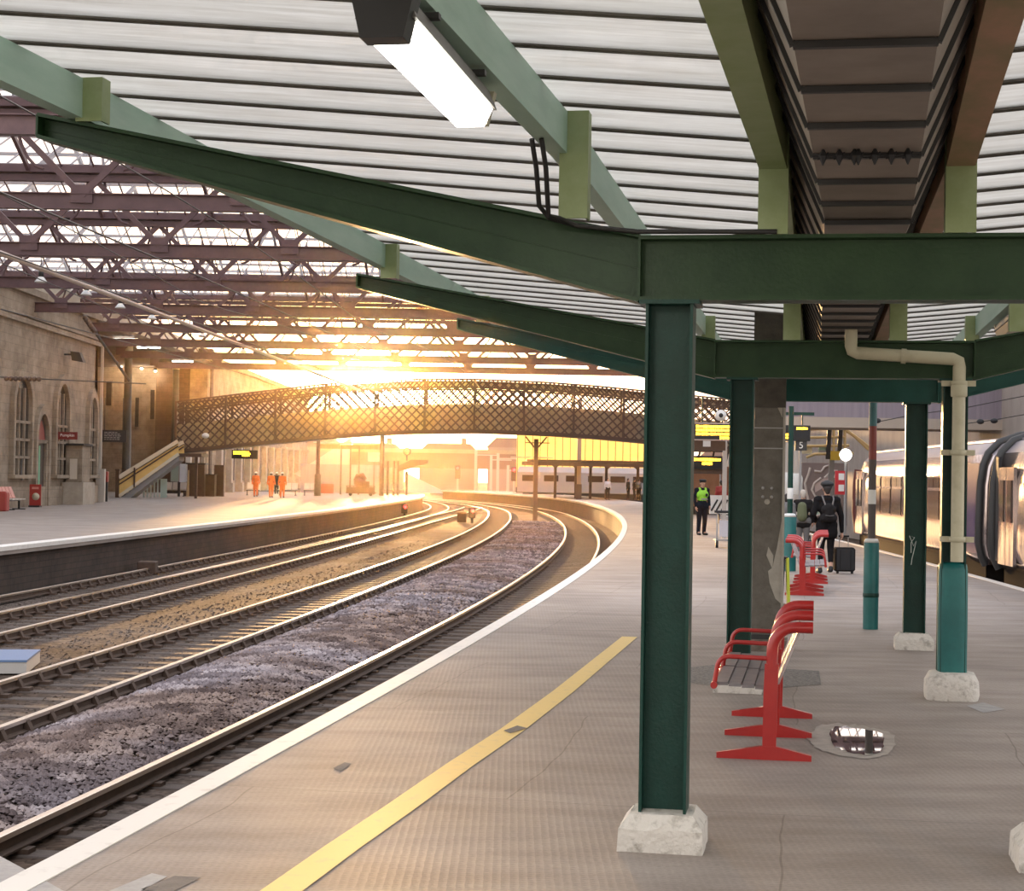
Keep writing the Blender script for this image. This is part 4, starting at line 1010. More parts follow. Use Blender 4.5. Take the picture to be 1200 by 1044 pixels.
# ================================================================== OUR PLATFORM: seats, posts, signs, train
def make_bench(name, label, loc, rz, n=3, bay=1.0, group='red metal benches of our platform'):
    """faces local -x; frames along local +y"""
    t = thing(name, label, 'bench', loc, rz, group)
    for k in range(n):
        y = k*bay
        obj('foot', MB().rings([[(-.33,y-.022,0),(-.33,y+.022,0),(-.33,y+.022,.035),(-.33,y-.022,.035)], [(-.04,y-.028,0),(-.04,y+.028,0),(-.04,y+.028,.085),(-.04,y-.028,.085)], [(.04,y-.028,0),(.04,y+.028,0),(.04,y+.028,.085),(.04,y-.028,.085)], [(.26,y-.022,0),(.26,y+.022,0),(.26,y+.022,.035),(.26,y-.022,.035)]]), M['red'], t)
        b = MB()
        pr = [(-.045,.04,.07),(-.042,.045,.40),(-.036,.05,.60)]
        b.rings([[(x0,y-.026,z),(x1,y-.026,z),(x1,y+.026,z),(x0,y+.026,z)] for x0, x1, z in pr])
        pts = [(.007,y,.56),(.008,y,.66)] + [(.15 - .142*math.cos(a), y, .68 + .152*math.sin(a)) for a in [PI/2*q/8 for q in range(1, 9)]] + [(.26,y,.832)]
        b.tube(pts, .036, 12)
        obj('post', b, M['red'], t)
        obj('armrest', MB().tube([(-.02,y,.632),(-.24,y,.637)] + [(-.26 - .075*math.sin(a), y, .562 + .075*math.cos(a)) for a in [PI/2*q/6 for q in range(0, 7)]] + [(-.345,y,.50),(-.35,y,.465)], .0155, 10), M['red'], t)
        obj('rail_cap', MB().tube([(-.352,y-.03,.455),(-.352,y+.03,.455)], .022, 12), M['red'], t)
    for k in range(n - 1):
        y0, y1 = k*bay + .03, (k+1)*bay - .03
        b = MB()
        for q in range(4):
            xa, xb = -.345 + q*.083, -.345 + q*.083 + .078
            b.box(((xa+xb)/2, (y0+y1)/2, .462 - .006*q), (xb-xa, y1-y0, .022))
        obj('seat', b, M['seat'], t)
        b = MB()
        for q in range(4):
            f0, f1 = q/4, q/4 + .22
            P0, P1 = Vector((.045,0,.47)), Vector((.175,0,.80))
            a, c_ = P0.lerp(P1, f0), P0.lerp(P1, f1)
            b.bar((a.x,(y0+y1)/2,a.z), (c_.x,(y0+y1)/2,c_.z), y1-y0, .018, up=(-1,0,0))
        obj('backrest', b, mat('pale bench back', (.46,.40,.39), .4) if 'pale bench back' not in bpy.data.materials else bpy.data.materials['pale bench back'], t)
    obj('front_rail', MB().tube([(-.352,0,.452),(-.352,(n-1)*bay,.452)], .018, 10), M['red'], t)
    obj('rear_rail', MB().tube([(.02,0,.45),(.02,(n-1)*bay,.45)], .018, 10), M['red'], t)
    return t
make_bench('platform_bench', 'red metal bench nearest the camera, grey seat facing the tracks', W(-.27, 11.13), -TH)
make_bench('platform_bench', 'red metal bench further along with arms toward the train', W(-.20, 29.2), -TH + PI)
make_bench('platform_bench', 'red metal bench farthest off, back to back behind another', W(-.05, 30.4), -TH)
# grey peeling stanchion
v_, u_ = 18.3, -.49
t = thing('roof_stanchion', 'tall grey peeling iron stanchion with four bolts beside second green column', 'column', W(u_, v_), -TH)
M['peel'] = mat('peeling grey paint', (.085,.075,.058), .7, col2=(.13,.115,.095), scale=6, bump=.3)
M['flake'] = mat('pale flaked undercoat', (.30,.275,.23), .8, col2=(.36,.33,.28), scale=8)
b = MB().box((0,0,1.25), (.30,.26,2.5)); obj('shaft', b, M['peel'], t)
obj('upper_shaft', MB().box((0,0,3.05), (.33,.28,1.1)), mat('rusty dark iron', (.035,.028,.02), .7, col2=(.06,.05,.035), scale=9, bump=.3), t)
obj('edge_strip', MB().box((.153,-.02,1.25), (.022,.25,2.5)), M['flake'], t)
for z in (2.29, 2.08): obj('wire_band', MB().box((0,-.134,z), (.30,.008,.012)), M['grey'], t)
def flake(name, pts):
    P = [((x - 898)*.00885, (563 - y)*.00885*1.0 + 1.75) for x, y in pts]
    obj(name, MB().prism([(x, z) for x, z in P], (0,-.1335,0), (1,0,0), (0,0,1), (0,.003,0)), M['flake'], t)
flake('paint_flake', [(914,608),(914,705),(908,700),(901,682),(899,668),(904,664),(909,640)])
flake('paint_flake', [(904,666),(897,650),(899,640),(905,650)])
flake('paint_flake', [(914,455),(906,455),(902,462),(893,467),(905,473),(913,490)])
for x in (-.055,.035):
    for z in (1.67,1.58): obj('bolt', MB().lathe([(0,0),(.017,0),(.014,.012),(0,.014)], seg=10), M['grey'], t).matrix_local = Matrix.Translation((x,-.13,z)) @ Matrix.Rotation(R(90), 4, 'X')
obj('paint_flake', MB().lathe([(0,0),(.03,0),(.028,.002),(0,.002)], seg=9), M['flake'], t).matrix_local = Matrix.Translation((-.01,-.131,1.53)) @ Matrix.Rotation(R(90), 4, 'X')
obj('plinth', MB().box((0,0,.06), (.42,.40,.12)), mat('dirty plinth', (.10,.08,.06), .8, col2=(.2,.16,.13), scale=9), t)
obj('base_flange', MB().box((0,0,.14), (.34,.32,.06)), M['dark'], t)
# round pole with padding
q = G(1020, 737)
t = thing('banded_pole', 'thin round pole with red, grey and white bands and teal padded foot', 'pole', q)
obj('pole_shaft', MB().lathe([(.045,0),(.045,2.75)], seg=14), M['dark'], t)
for z0, z1, m_ in ((2.42,2.75,mat('teal grey band', (.04,.14,.15), .4)),(2.02,2.42,mat('brick red band', (.22,.035,.025), .4)),(1.66,2.02,mat('grey brown band', (.085,.065,.055), .5)),(1.49,1.66,M['white']),(1.04,1.49,mat('grey brown lower band', (.075,.06,.052), .5))):
    obj('colour_band', MB().lathe([(.047,z0),(.047,z1)], seg=14), m_, t)
obj('padding', MB().lathe([(.09,0),(.092,.5),(.09,1.02),(.07,1.06),(.04,1.07)], seg=18), M['teal'], t)
obj('padding_rim', MB().lathe([(.04,1.06),(.092,1.03),(.075,1.075),(.04,1.08)], seg=18), M['white'], t)
obj('padding_strap', MB().lathe([(.093,.38),(.097,.39),(.097,.42),(.093,.43)], seg=18), M['green'], t)
q = Vector((5.42, 34.0, 0))
t = thing('green_pole', 'dark green pole with padded foot behind the far red benches', 'pole', q)
obj('pole_shaft', MB().lathe([(.055,0),(.05,3.2)], seg=14), M['green'], t)
obj('padding', MB().lathe([(.13,0),(.13,1.04),(.10,1.09),(.05,1.1)], seg=18), M['teal'], t)
obj('padding_rim', MB().lathe([(.05,1.09),(.132,1.05),(.10,1.11),(.05,1.12)], seg=18), M['white'], t)
obj('white_notice', MB().lathe([(.057,1.40),(.06,1.41),(.06,1.60),(.057,1.61)], seg=14), M['white'], t)
# yellow folding sign
q = G(920, 708)
t = thing('floor_sign', 'yellow and black folding floor sign seen edge on behind grey stanchion', 'sign', q, R(84))
obj('sign_leaf', MB().bar((0,-.045,0), (0,-.02,.66), .30, .04, up=(0,1,0)), mat('lime yellow plastic', (.50,.55,.05), .4), t)
obj('sign_leaf', MB().bar((0,.055,0), (0,.03,.66), .30, .035, up=(0,1,0)), M['black'], t)
obj('sign_hinge', MB().box((0,.005,.66), (.28,.06,.03)), M['black'], t)
# puddle in a broken hole of the surfacing
wm, wnt, wb = mat_new('puddle water'); wb.inputs['Base Color'].default_value = (.008,.007,.006,1); wb.inputs['Roughness'].default_value = .02; wb.inputs['Specular IOR Level'].default_value = .9
wb.inputs['Metallic'].default_value = 0; wb.inputs['Coat Weight'].default_value = 1.0; wb.inputs['Coat Roughness'].default_value = .01; wb.inputs['Coat IOR'].default_value = 2.2
outer = [(946,866),(955,852),(975,847),(1000,849),(1018,852),(1040,857),(1050,864),(1047,876),(1040,885),(1020,889),(1000,887),(975,883),(955,876)]
inner = [(972,860),(978,851),(992,851),(1012,854),(1035,859),(1036,872),(1032,882),(1015,885),(995,881),(978,875)]
def jag(P, seed, a=2.2):
    rr = random.Random(seed); out = []
    for (x0, y0), (x1, y1) in zip(P, P[1:] + P[:1]):
        for f in (0, .25, .5, .75): out.append((x0 + (x1-x0)*f + rr.uniform(-a,a), y0 + (y1-y0)*f + rr.uniform(-a,a)*.5))
    return out
outer, inner = jag(outer, 4), jag(inner, 9, 1.3)
b = MB(); b.add([G(x, y, .004) for x, y in outer], [tuple(range(len(outer)))]); struct('worn_rim_patch', b, mat('worn pale rim', (.45,.40,.35), .7, col2=(.33,.29,.25), scale=9))
b = MB(); b.add([G(x, y, .007) for x, y in inner], [tuple(range(len(inner)))]); o = obj('puddle', b, wm); tag(o, 'small dark puddle mirroring the roof right of nearest red bench', 'puddle')
# ------------------------------------------------------------------ train
def paint_train():
    m, nt, b = mat_new('pale train paint'); N, L = nt.nodes, nt.links
    tc = N.new('ShaderNodeTexCoord'); mp = N.new('ShaderNodeMapping'); mp.inputs['Scale'].default_value = (1,5,.5); L.new(tc.outputs['Object'], mp.inputs[0])
    n = N.new('ShaderNodeTexNoise'); n.inputs['Scale'].default_value = 1.2; n.inputs['Detail'].default_value = 4; L.new(mp.outputs[0], n.inputs['Vector'])
    bp = N.new('ShaderNodeBump'); bp.inputs['Strength'].default_value = .22; bp.inputs['Distance'].default_value = .03; L.new(n.outputs['Fac'], bp.inputs['Height']); L.new(bp.outputs[0], b.inputs['Normal'])
    b.inputs['Base Color'].default_value = (.50,.42,.40,1); b.inputs['Metallic'].default_value = .85; b.inputs['Roughness'].default_value = .12
    return m
M['train'] = paint_train()
M['trainroof'] = mat('train roof grey', (.30,.27,.29), .35, metal=.4)
M['trainglass'] = mat('train window glass', (.035,.02,.014), .08, spec=.5)
M['purple'] = mat('purple train panel', (.045,.03,.10), .6, spec=.15)
TPROF = [(.14,.20),(.05,.38),(.0,.62),(.0,1.0),(.02,1.75),(.07,2.1),(.16,2.33),(.36,2.54),(.75,2.68),(1.39,2.74)]
TPROF = TPROF + [(2.78 - x, z) for x, z in reversed(TPROF[:-1])]
def carriage(label, y0, y1, purple_end, front):
    xa, xb = edge_r(y0) + .13, edge_r(y1) + .13
    rz = -math.atan2(xb - xa, y1 - y0); Ln = math.hypot(xb - xa, y1 - y0)
    t = thing('train_carriage', label, 'train', (xa, y0, 0), rz, 'carriages of the train at our platform')
    lo = [i for i, p in enumerate(TPROF) if p[1] <= 2.34]
    def ring(y, k=0.0): return [(1.39 + (x - 1.39)*(1 - k), y, .2 + (z - .2)*(1 - k*.35)) for x, z in TPROF]
    ys = [(0,.05),(.06,.0)] + [(Ln*q/10, 0) for q in range(1, 10)] + ([(Ln-.9,.0),(Ln-.4,.05),(Ln,.16)] if front else [(Ln-.06,0),(Ln,.05)])
    body = MB().rings([ring(y, k) for y, k in ys], smooth=True); o = obj('body', body, M['train'], t)
    o.data.materials.append(M['trainroof'])
    for p in o.data.polygons:
        if p.center.z > 2.36: p.material_index = 1
    for k in range(5):
        x = .45 + k*.2; z = 2.60 + .03*k
        obj('roof_rib', MB().box((x, Ln/2, z), (.03, Ln-.6, .03)), M['trainroof'], t)
    y = 2.6 if purple_end else 1.2
    w_ = 1.35
    while y + w_ < Ln - 2.0:
        f = obj('window', MB().box((.005, y + w_/2, 1.42), (.05, w_+.1, .98)), M['train'], t)
        obj('pane', MB().box((-.012, y + w_/2, 1.28), (.05, w_, .62), .0), M['trainglass'], f)
        obj('quarter_light', MB().box((-.006, y + w_*.25, 1.76), (.05, w_*.46, .22)), M['trainglass'], f)
        obj('quarter_light', MB().box((-.006, y + w_*.75, 1.76), (.05, w_*.46, .22)), M['trainglass'], f)
        y += 1.6
    for yy in ((.35, Ln - 1.85) if not purple_end else (Ln - 1.85,)):
        for q in range(2):
            d = obj('door', MB().box((.0, yy + .33 + q*.66, 1.18), (.06,.62,1.75)), M['train'], t)
            obj('door_window', MB().box((-.02, yy + .33 + q*.66, 1.45), (.06,.34,.75)), M['trainglass'], d)
    if purple_end:
        obj('end_panel', MB().box((-.004, 1.2, 1.28), (.06, 2.15, 1.75)), M['purple'], t)
        obj('end_bow', MB().tube([(x - .03, .12, z) for x, z in TPROF], .09, 8), M['dark'], t)
        text('coach_number', '53', .20, M['lettering'], t, (-.04, 1.95, .62), (R(90), 0, R(-90)), .003)
    else:
        obj('end_bow', MB().tube([(x - .03, Ln - .1, z) for x, z in TPROF], .10, 8), M['dark'], t)
        obj('black_edge', MB().box((-.002, Ln - .42, 1.3), (.06,.22,1.9)), M['black'], t)
    if front:
        obj('front_pillar', MB().tube([(.10,Ln-.35,.3),(.03,Ln-.40,.9),(.04,Ln-.40,1.7),(.08,Ln-.40,2.1)], .13, 8), mat('maroon front pillar', (.10,.014,.012), .4), t)
        obj('front_windscreen', MB().box((1.39, Ln - .05, 1.75), (1.7,.08,.7)), M['trainglass'], t)
    obj('gangway', MB().box((1.39, -.35 if purple_end else Ln + .2, 1.25), (1.1,.7,2.1)), M['black'], t)
    obj('underframe', MB().box((1.39, Ln/2, -.12), (2.5, Ln-.6, .74)), mat('sooty underframe', (.018,.015,.013), .95, spec=.05), t)
    for yy in (Ln*.2, Ln*.8):
        for s_ in (.7, 2.1):
            for q in (-.9, .9): obj('wheel', MB().lathe([(.05,-.06),(.42,-.06),(.42,.06),(.05,.06)], seg=18), M['dark'], t).matrix_local = Matrix.Translation((s_, yy+q, -.53)) @ Matrix.Rotation(R(90), 4, 'Y')
    return t
carriage('pale train carriage nearest, glowing gold, cut off at picture right', 17.0, 32.5, False, False)
carriage('pale train carriage beyond the dark gap, with purple end panel and maroon front', 33.5, 50.6, True, True)
for s_, l_ in ((.62, 'near'), (2.12, 'far')):
    path = [(edge_r(y) + .13 + .02 + s_, y, RAILZ) for y in frange(15, 120, 2.5)]
    o = obj('rail', MB().sweep(RAILPROF, path), M['rust']); rail_mat_slots(o); tag(o, 'steel rail under the standing train, %s one from our platform' % l_, 'rail', 'running rails')
# ------------------------------------------------------------------ far right: overbridge, wall, mural, stair rails
M['lilac'] = mat('lilac grey cladding', (.30,.26,.30), .6, col2=(.24,.205,.25), scale=1.5, stretch=(5,1,.3))
t = thing('overhead_walkway', 'lilac clad overhead walkway with cream lower beam crossing above the train', 'walkway', (20, 63, 0))
obj('cladding', MB().box((0,0,4.95), (22.5,3,1.9)), M['lilac'], t)
obj('lower_beam', MB().box((0,-.1,3.83), (22.5,3.0,.36)), mat('cream grey beam', (.44,.37,.31), .6), t)
obj('walkway_pier', MB().box((-10.4,1,1.85), (.5,.5,3.7)), M['grey'], t); obj('walkway_pier', MB().box((3,1,1.3), (.6,.6,4.7)), M['grey'], t)
struct('wall_right', MB().box((17.6, 88, 2.4), (.8, 110, 7.0)), mat('pale rendered wall', (.40,.35,.31), .8, col2=(.32,.28,.25), scale=1.2, stretch=(1,1,.4)))
YM = 70.0
a, c_ = D(917, 617, YM), D(993, 543, YM)
t = thing('mural_hoarding', 'grey hoarding painted with white swirling lines beyond the train front', 'hoarding', ((a.x+c_.x)/2, YM, 0))
obj('hoarding_panel', MB().box((0,0,c_.z/2), (c_.x-a.x,.12,c_.z)), mat('grey brown hoarding', (.21,.165,.15), .6, col2=(.26,.2,.185), scale=2), t)
M['swirl'] = mat('pale swirl paint', (.62,.54,.48), .6)
xm_ = (a.x+c_.x)/2
for pts in ([(944,600),(948,590),(945,578),(943,566),(947,556),(949,548)], [(941,597),(950,588),(956,583),(951,574),(954,566),(962,560)], [(954,552),(962,553),(966,547),(972,545),(973,553),(966,560)], [(944,602),(953,600),(960,596)], [(976,552),(980,551),(978,560)], [(942,606),(950,606),(962,603)]):
    P = [D(x, y, YM) for x, y in pts]; obj('swirl_line', MB().tube([(p.x - xm_, -.06, p.z) for p in P], .055, 6), M['swirl'], t)
P = [(-.6,.9),(.15,.9),(.35,1.4),(.2,1.95),(-.1,2.15),(-.45,1.6)]
o_ = D(958, 590, YM); obj('pale_green_shape', MB().prism([(x*.55,z*.62) for x, z in P], (o_.x - xm_, -.07, o_.z - 1.0), (1,0,0), (0,0,1), (0,.02,0)), mat('pale green paint shape', (.36,.50,.42), .5), t)
P = [D(x, y, YM) for x, y in ((954,566),(964,561),(971,556),(973,568),(965,571),(955,577))]; obj('pale_blot', MB().prism([(p.x - xm_, p.z) for p in P], (0,-.068,0), (1,0,0), (0,0,1), (0,.02,0)), mat('pale pink paint', (.58,.46,.42), .6), t)
q = D(984, 580, 53); q.z = 0
t = thing('red_marker', 'red board with two white squares on post by the train front', 'sign', q)
obj('marker_board', MB().box((0,0,1.72), (.30,.05,.72)), mat('bright red board', (.55,.03,.04), .4), t)
for z in (1.90, 1.56): obj('white_square', MB().box((.04,-.03,z), (.17,.01,.20)), M['lettering'], t)
obj('marker_post', MB().box((0,.05,.9), (.06,.06,1.8)), M['grey'], t)
M['yellowrail'] = mat('cream yellow hand rail', (.62,.47,.22), .4)
YR = 67
def rel_rail(pts): return [D(x, y, YR) - D(960, 600, YR) for x, y in pts]
t = thing('tubular_railing', 'cream yellow tubular rails and stair landing beyond the train front', 'railing', D(960, 600, YR))
for pts in ([(914,504),(985,502)], [(914,513),(990,512)], [(914,523),(995,522)], [(945,536),(955,532),(1000,531)], [(985,500),(1002,512),(1018,527)], [(990,502),(1010,517),(1024,528)], [(977,500),(977,536)], [(990,505),(990,536)]):
    obj('rail_tube', MB().tube(rel_rail(pts), .055, 8), M['yellowrail'], t)
for x in (972, 985): 
    P = rel_rail([(x, 502), (x-2, 538)]); obj('landing_post', MB().bar(P[0], P[1], .16, .16), M['dark'], t)
P = rel_rail([(960,530),(1000,530)]); obj('landing_deck', MB().box(((P[0].x+P[1].x)/2, .8, P[0].z), (P[1].x-P[0].x,1.6,.14)), M['grey'], t)
P = rel_rail([(975,530),(975,600)]); obj('landing_leg', MB().bar(P[0], (P[0].x,.5,-D(960,600,YR).z), .18, .18), M['grey'], t)
P = rel_rail([(978,534)])[0]; obj('yellow_box', MB().box((P.x, 0, P.z), (.35,.3,.35)), mat('yellow box', (.55,.38,.04), .5), t)
P = rel_rail([(943,527)])[0]; obj('pale_sign', MB().box((P.x, .1, P.z), (.6,.05,.3)), mat('cream sign', (.60,.58,.42), .5), t)
P = rel_rail([(964,527)])[0]; obj('green_sign', MB().box((P.x, .1, P.z), (.28,.05,.34)), mat('pale green sign', (.35,.50,.38), .5), t)
for px, py, Y, lab in ((920.5, 532, 60, 'lit white globe lamp between grey stanchion and green pole'), (991, 533, 58, 'lit white globe lamp above the train front')):
    q = D(px, py, Y); t = thing('globe_lamp', lab, 'lamp', q)
    obj('globe', MB().ball((0,0,0), .20, 14, 10), M['tube'], t); obj('lamp_post', MB().lathe([(.05,-q.z),(.04,-.18)], seg=10), M['grey'], t)
for px, py, Y, lab in ((933, 598, 58, 'pale cylindrical post right of green pole'), (921, 585, 52, 'thin pale post left of green pole')):
    q = D(px, py, Y); q.z = 0; t = thing('pale_post', lab, 'post', q); obj('post_shaft', MB().lathe([(.13,0),(.13,2.9)], seg=12), mat('pale grey post', (.48,.43,.38), .5), t); obj('post_band', MB().lathe([(.14,1.3),(.2,1.45),(.2,1.85),(.14,2.0)], seg=12), M['white'], t)
# displays and signs
t = board('departure_display', 'amber departure display with number sign beneath, right of green pole', D(931, 507.5, 45), .78, .40, ((.55,.95),(.0,.0),(0,.32),(0,.35)), .065, 11)
obj('display_hanger', MB().box((-.0,0,.50), (1.0,.06,.08)).box((.2,0,.36), (.03,.03,.3)), M['green'], t)
q = D(938.5, 522, 45)
t = thing('platform_number_sign', 'small dark square sign with white number five below display', 'sign', q)
obj('sign_panel', MB().box((0,0,0), (.30,.06,.26)), mat('sign dark grey', (.03,.028,.027), .4), t); text('sign_number', '5', .24, M['lettering'], t, (.0,-.036,.0), FACE)
obj('sign_post', MB().box((0,.05,-.13 - q.z/2 + .13), (.06,.06,q.z-.13)), M['grey'], t)
t = board('departure_display', 'large amber departure display with pale frame left of second green column', D(843, 506, 50), 1.55, .50, ((0,.95),(0,1.0),(0,.75),(.5,.93)), .085, 17, frame=mat('pale pink frame', (.55,.42,.38), .5))
obj('display_hanger', MB().box((-.5,0,.6), (.04,.04,.8)), M['green'], t)
q = D(830, 522, 51)
t = thing('dark_sign', 'dark unlit sign panel with white paper below large amber display', 'sign', q)
obj('sign_panel', MB().box((0,0,0), (1.0,.1,.28)), M['brownwood'], t); obj('paper_sheet', MB().box((-.05,-.06,.05), (.22,.012,.17)), M['white'], t); obj('sign_arm', MB().box((.45,0,.3), (.05,.05,.5)), M['grey'], t)
q = D(848.5, 600, 52); q.z = 0
t = thing('cctv_post', 'pale slim post carrying white camera left of second green column', 'post', q)
obj('post_shaft', MB().box((0,0,1.75), (.12,.12,3.5)), mat('pale grey post', (.48,.43,.38), .5), t); z_ = D(842,487,52).z
obj('camera_housing', MB().lathe([(.0,-.2),(.15,-.18),(.17,.1),(.0,.16)], seg=14), M['white'], t).matrix_local = Matrix.Translation((-.16,-.1,z_)) @ Matrix.Rotation(R(90), 4, 'X')
obj('camera_lens', MB().ball((-.16,-.18,z_), .09, 10, 8), M['black'], t)
t = board('departure_display', 'smaller far amber display between nearest and second green columns', D(829, 542, 82), 1.5, .62, ((0,.95),(.3,.65)), .15, 23)
obj('display_foot', MB().box((0,.05,-.42), (1.5,.12,.22)), M['brownwood'], t)
obj('display_leg', MB().box((.62,.05,-1.5), (.08,.08,2.0)), M['grey'], t)
a = D(829, 582, 86)
t = thing('waiting_shelter', 'brown timber waiting room front behind the police officer', 'shelter', (a.x, 87, 0))
obj('shelter_wall', MB().box((0,.3,1.4), (2.4,.6,2.0)), mat('warm brown timber', (.28,.12,.055), .5, col2=(.34,.16,.08), scale=3), t); obj('shelter_canopy', MB().box((0,-.2,3.2), (3.2,2.2,.16)), M['bridge'], t)
obj('shelter_base', MB().box((0,.3,.2), (2.4,.62,.4)), M['dark'], t)
for k in range(4): obj('canopy_bracket', MB().bar((-1.1 + k*.7, -.9, 3.1), (-1.1 + k*.7, .2, 2.5), .08, .08), M['bridge'], t)
obj('shelter_post', MB().box((-1.1,-.9,1.6), (.1,.1,3.1)).box((1.1,-.9,1.6), (.1,.1,3.1)), M['grey'], t)
t = thing('striped_barrier', 'white barrier with black chevrons behind the police officer', 'barrier', Vector((D(842,606,70).x, 70, 0)))
obj('barrier_panel', MB().box((0,0,.75), (.75,.05,.75)), M['white'], t)
for k in range(3): obj('chevron', MB().bar((-.3 + k*.2,-.03,.5), (-.05 + k*.2,-.03,.95), .02, .07), M['dark'], t)
obj('barrier_foot', MB().box((0,0,.2), (.06,.4,.4)), M['dark'], t)
q = G(849, 642); q.x += .02
t = thing('luggage_cart', 'grey luggage trolley half hidden by second green column', 'cart', q)
obj('cart_frame', MB().tube([(-.22,0,.12),(-.22,-.05,.9),(.22,-.05,.9),(.22,0,.12)], .022, 8), M['grey'], t)
obj('cart_panel', MB().box((0,-.02,.50), (.34,.03,.42)), mat('pale lilac panel', (.55,.52,.55), .4), t); obj('cart_bar', MB().tube([(-.3,-.08,.93),(.3,-.08,.93)], .03, 8), M['black'], t); obj('cart_bed', MB().box((0,.25,.2), (.5,.6,.05)), M['grey'], t)
for x in (-.22, .22): obj('wheel', MB().lathe([(.01,-.03),(.10,-.03),(.10,.03),(.01,.03)], seg=12), M['dark'], t).matrix_local = Matrix.Translation((x,0,.10)) @ Matrix.Rotation(R(90), 4, 'Y')
# overhead wires
def wire(name, label, pts, r, m):
    o = obj(name, MB().tube(pts, r, 5), m); return tag(o, label, 'wire', 'overhead line wires')
M['wire'] = mat('dark contact wire', (.03,.025,.022), .5)
for n, z, lab in ((3, 4.9, 'over the track beside the stone strip'), (2, 5.5, 'over the middle track'), (1, 4.9, 'over the far platform track')):
    wire('contact_wire', 'dark lower electric wire %s' % lab, [(trk(n, y), y, z) for y in frange(14, 105, 6)], .014, M['wire'])
    wire('catenary_wire', 'dark sagging upper electric wire %s' % lab, [(trk(n, y), y, z + .55 + .55*abs(math.sin(PI*y/45))) for y in frange(14, 105, 3)], .012, M['wire'])
wire('conductor_tube', 'long pale conductor tube slanting over the far platform to the sun', [(-13.8 + .044*y + .0, y, 6.75 + .0*y) for y in frange(30, 105, 5)], .07, mat('pale conductor', (.42,.33,.27), .5))
t = thing('insulated_bracket', 'dark slanting insulated arm before the stone building corner', 'bracket', D(100, 378, 74))
P = [D(x, y, 74) - D(100, 378, 74) for x, y in ((98,370),(152,447))]
obj('arm_rod', MB().tube(P, .06, 8), M['dark'], t)
ins = MB(); 
for k in range(7): c_ = P[0].lerp(P[1], .03 + k*.035); ins.ball(c_, .12, 8, 6)
obj('insulator', ins, M['brownwood'], t)
t = thing('insulator_string', 'dark ribbed insulator on wire before first arched window', 'insulator', D(28, 444, 60))
ins = MB()
for k in range(8): ins.ball((-.6 + k*.16,0,0), .09, 8, 6)
obj('insulator_discs', ins, M['brownwood'], t); obj('insulator_wire', MB().tube([(-1.2,0,.06),(4.2,0,-.1)], .02, 5), M['wire'], t)
for k, (pts, lab) in enumerate((([(1020,496),(1070,486),(1130,478),(1210,462)], 'above the train, upper'), ([(1120,498),(1165,492),(1210,484)], 'above the train, lower'))):
    wire('span_wire', 'dark wire with black insulators %s of two' % lab, [D(x, y, 45) for x, y in pts], .012, M['wire'])
for k, (px, py) in enumerate(((1028,493),(1149,494),(1165,493))): tag(obj('wire_insulator', MB().ball((0,0,0), (.10,.09,.07), 10, 7), M['black'], loc=D(px, py, 45)), 'black lump insulator on wire above the train, %s from left' % ('first','second','third')[k], 'insulator', 'insulators above the train')

# ================================================================== FAR END OF OUR PLATFORM
t = thing('island_canopy', 'low arched-bracket canopy over far end of our platform', 'canopy', (5.2, 150, 0))
obj('roof_slab', MB().box((2.0,0,3.05), (12,22,.14)), M['bridge'], t); obj('roof_fascia', MB().bar((-4.4,-11,2.8), (8,-11,2.75), .06, .30), M['bridge'], t)
obj('roof_light_edge', MB().box((-3.6,-9,3.3), (3.4,4,.06)), mat('pale sheet edge', (.6,.5,.4), .5), t)
for x in (-3.2,-1.6,.1,1.3,2.6,5.2): 
    obj('canopy_post', MB().box((x,-6,1.5), (.22,.22,3.0)), M['bridge'], t)
for x0, x1 in ((-3.2,-1.6),(-1.6,.1),(.1,1.3),(1.3,2.6),(2.6,5.2)):
    w_ = x1 - x0; P = [(x0,2.2)] + [(x0 + w_/2 - w_/2*math.cos(PI*q/10), 2.2 + .65*math.sin(PI*q/10)) for q in range(11)] + [(x1,2.2),(x1,3.0),(x0,3.0)]
    obj('arched_spandrel', MB().prism(P, (0,-6.1,0), (1,0,0), (0,0,1), (0,.1,0)), M['bridge'], t)
far = thing('distant_carriage', 'grey windowed carriage standing beyond the far canopy', 'train', (9.5, 172, 0), R(-20))
obj('body', MB().rings([[(x, y, z) for y, z in ((0,.2),(0,2.2),(.6,2.75),(2.2,2.75),(2.8,2.2),(2.8,.2))] for x in (-9.5, 9.5)]), mat('grey carriage', (.30,.27,.26), .4), far)
for k in range(8): obj('window', MB().box((-8.2 + k*2.3, -.01, 1.6), (1.5,.04,.6)), M['trainglass'], far)
obj('underframe', MB().box((0,1.4,-.3), (18,2.2,.9)), M['dark'], far)
t = thing('end_screen', 'tall glowing yellow ribbed glass screen beyond the far canopy', 'screen', (9, 186, 0))
obj('screen_glass', MB().box((0,0,3.6), (17,.05,6.0)), mat_sheet('yellow glass screen', tr=.75, col=(.9,.78,.42), col2=(.8,.66,.34)), t)
b = MB(); 
for k in range(22): b.box((-8.4 + k*.8,-.06,3.6), (.07,.08,6))
obj('screen_mullions', b, M['truss'], t); obj('screen_base', MB().box((0,0,.3), (17,.3,.6)), M['bridge'], t)
t = thing('road_bridge', 'brown flat road bridge spanning beyond the far platforms', 'bridge', (-2, 262, 0))
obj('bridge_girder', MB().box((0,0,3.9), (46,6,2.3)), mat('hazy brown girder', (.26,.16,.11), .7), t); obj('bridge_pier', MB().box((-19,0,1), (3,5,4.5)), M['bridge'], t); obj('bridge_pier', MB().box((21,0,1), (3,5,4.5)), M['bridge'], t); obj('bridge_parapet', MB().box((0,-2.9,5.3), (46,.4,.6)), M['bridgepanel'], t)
rr = random.Random(12)
SKY = mat('hazy far wall', (.36,.27,.21), .8); SKY2 = mat('hazy far roof', (.28,.19,.15), .8)
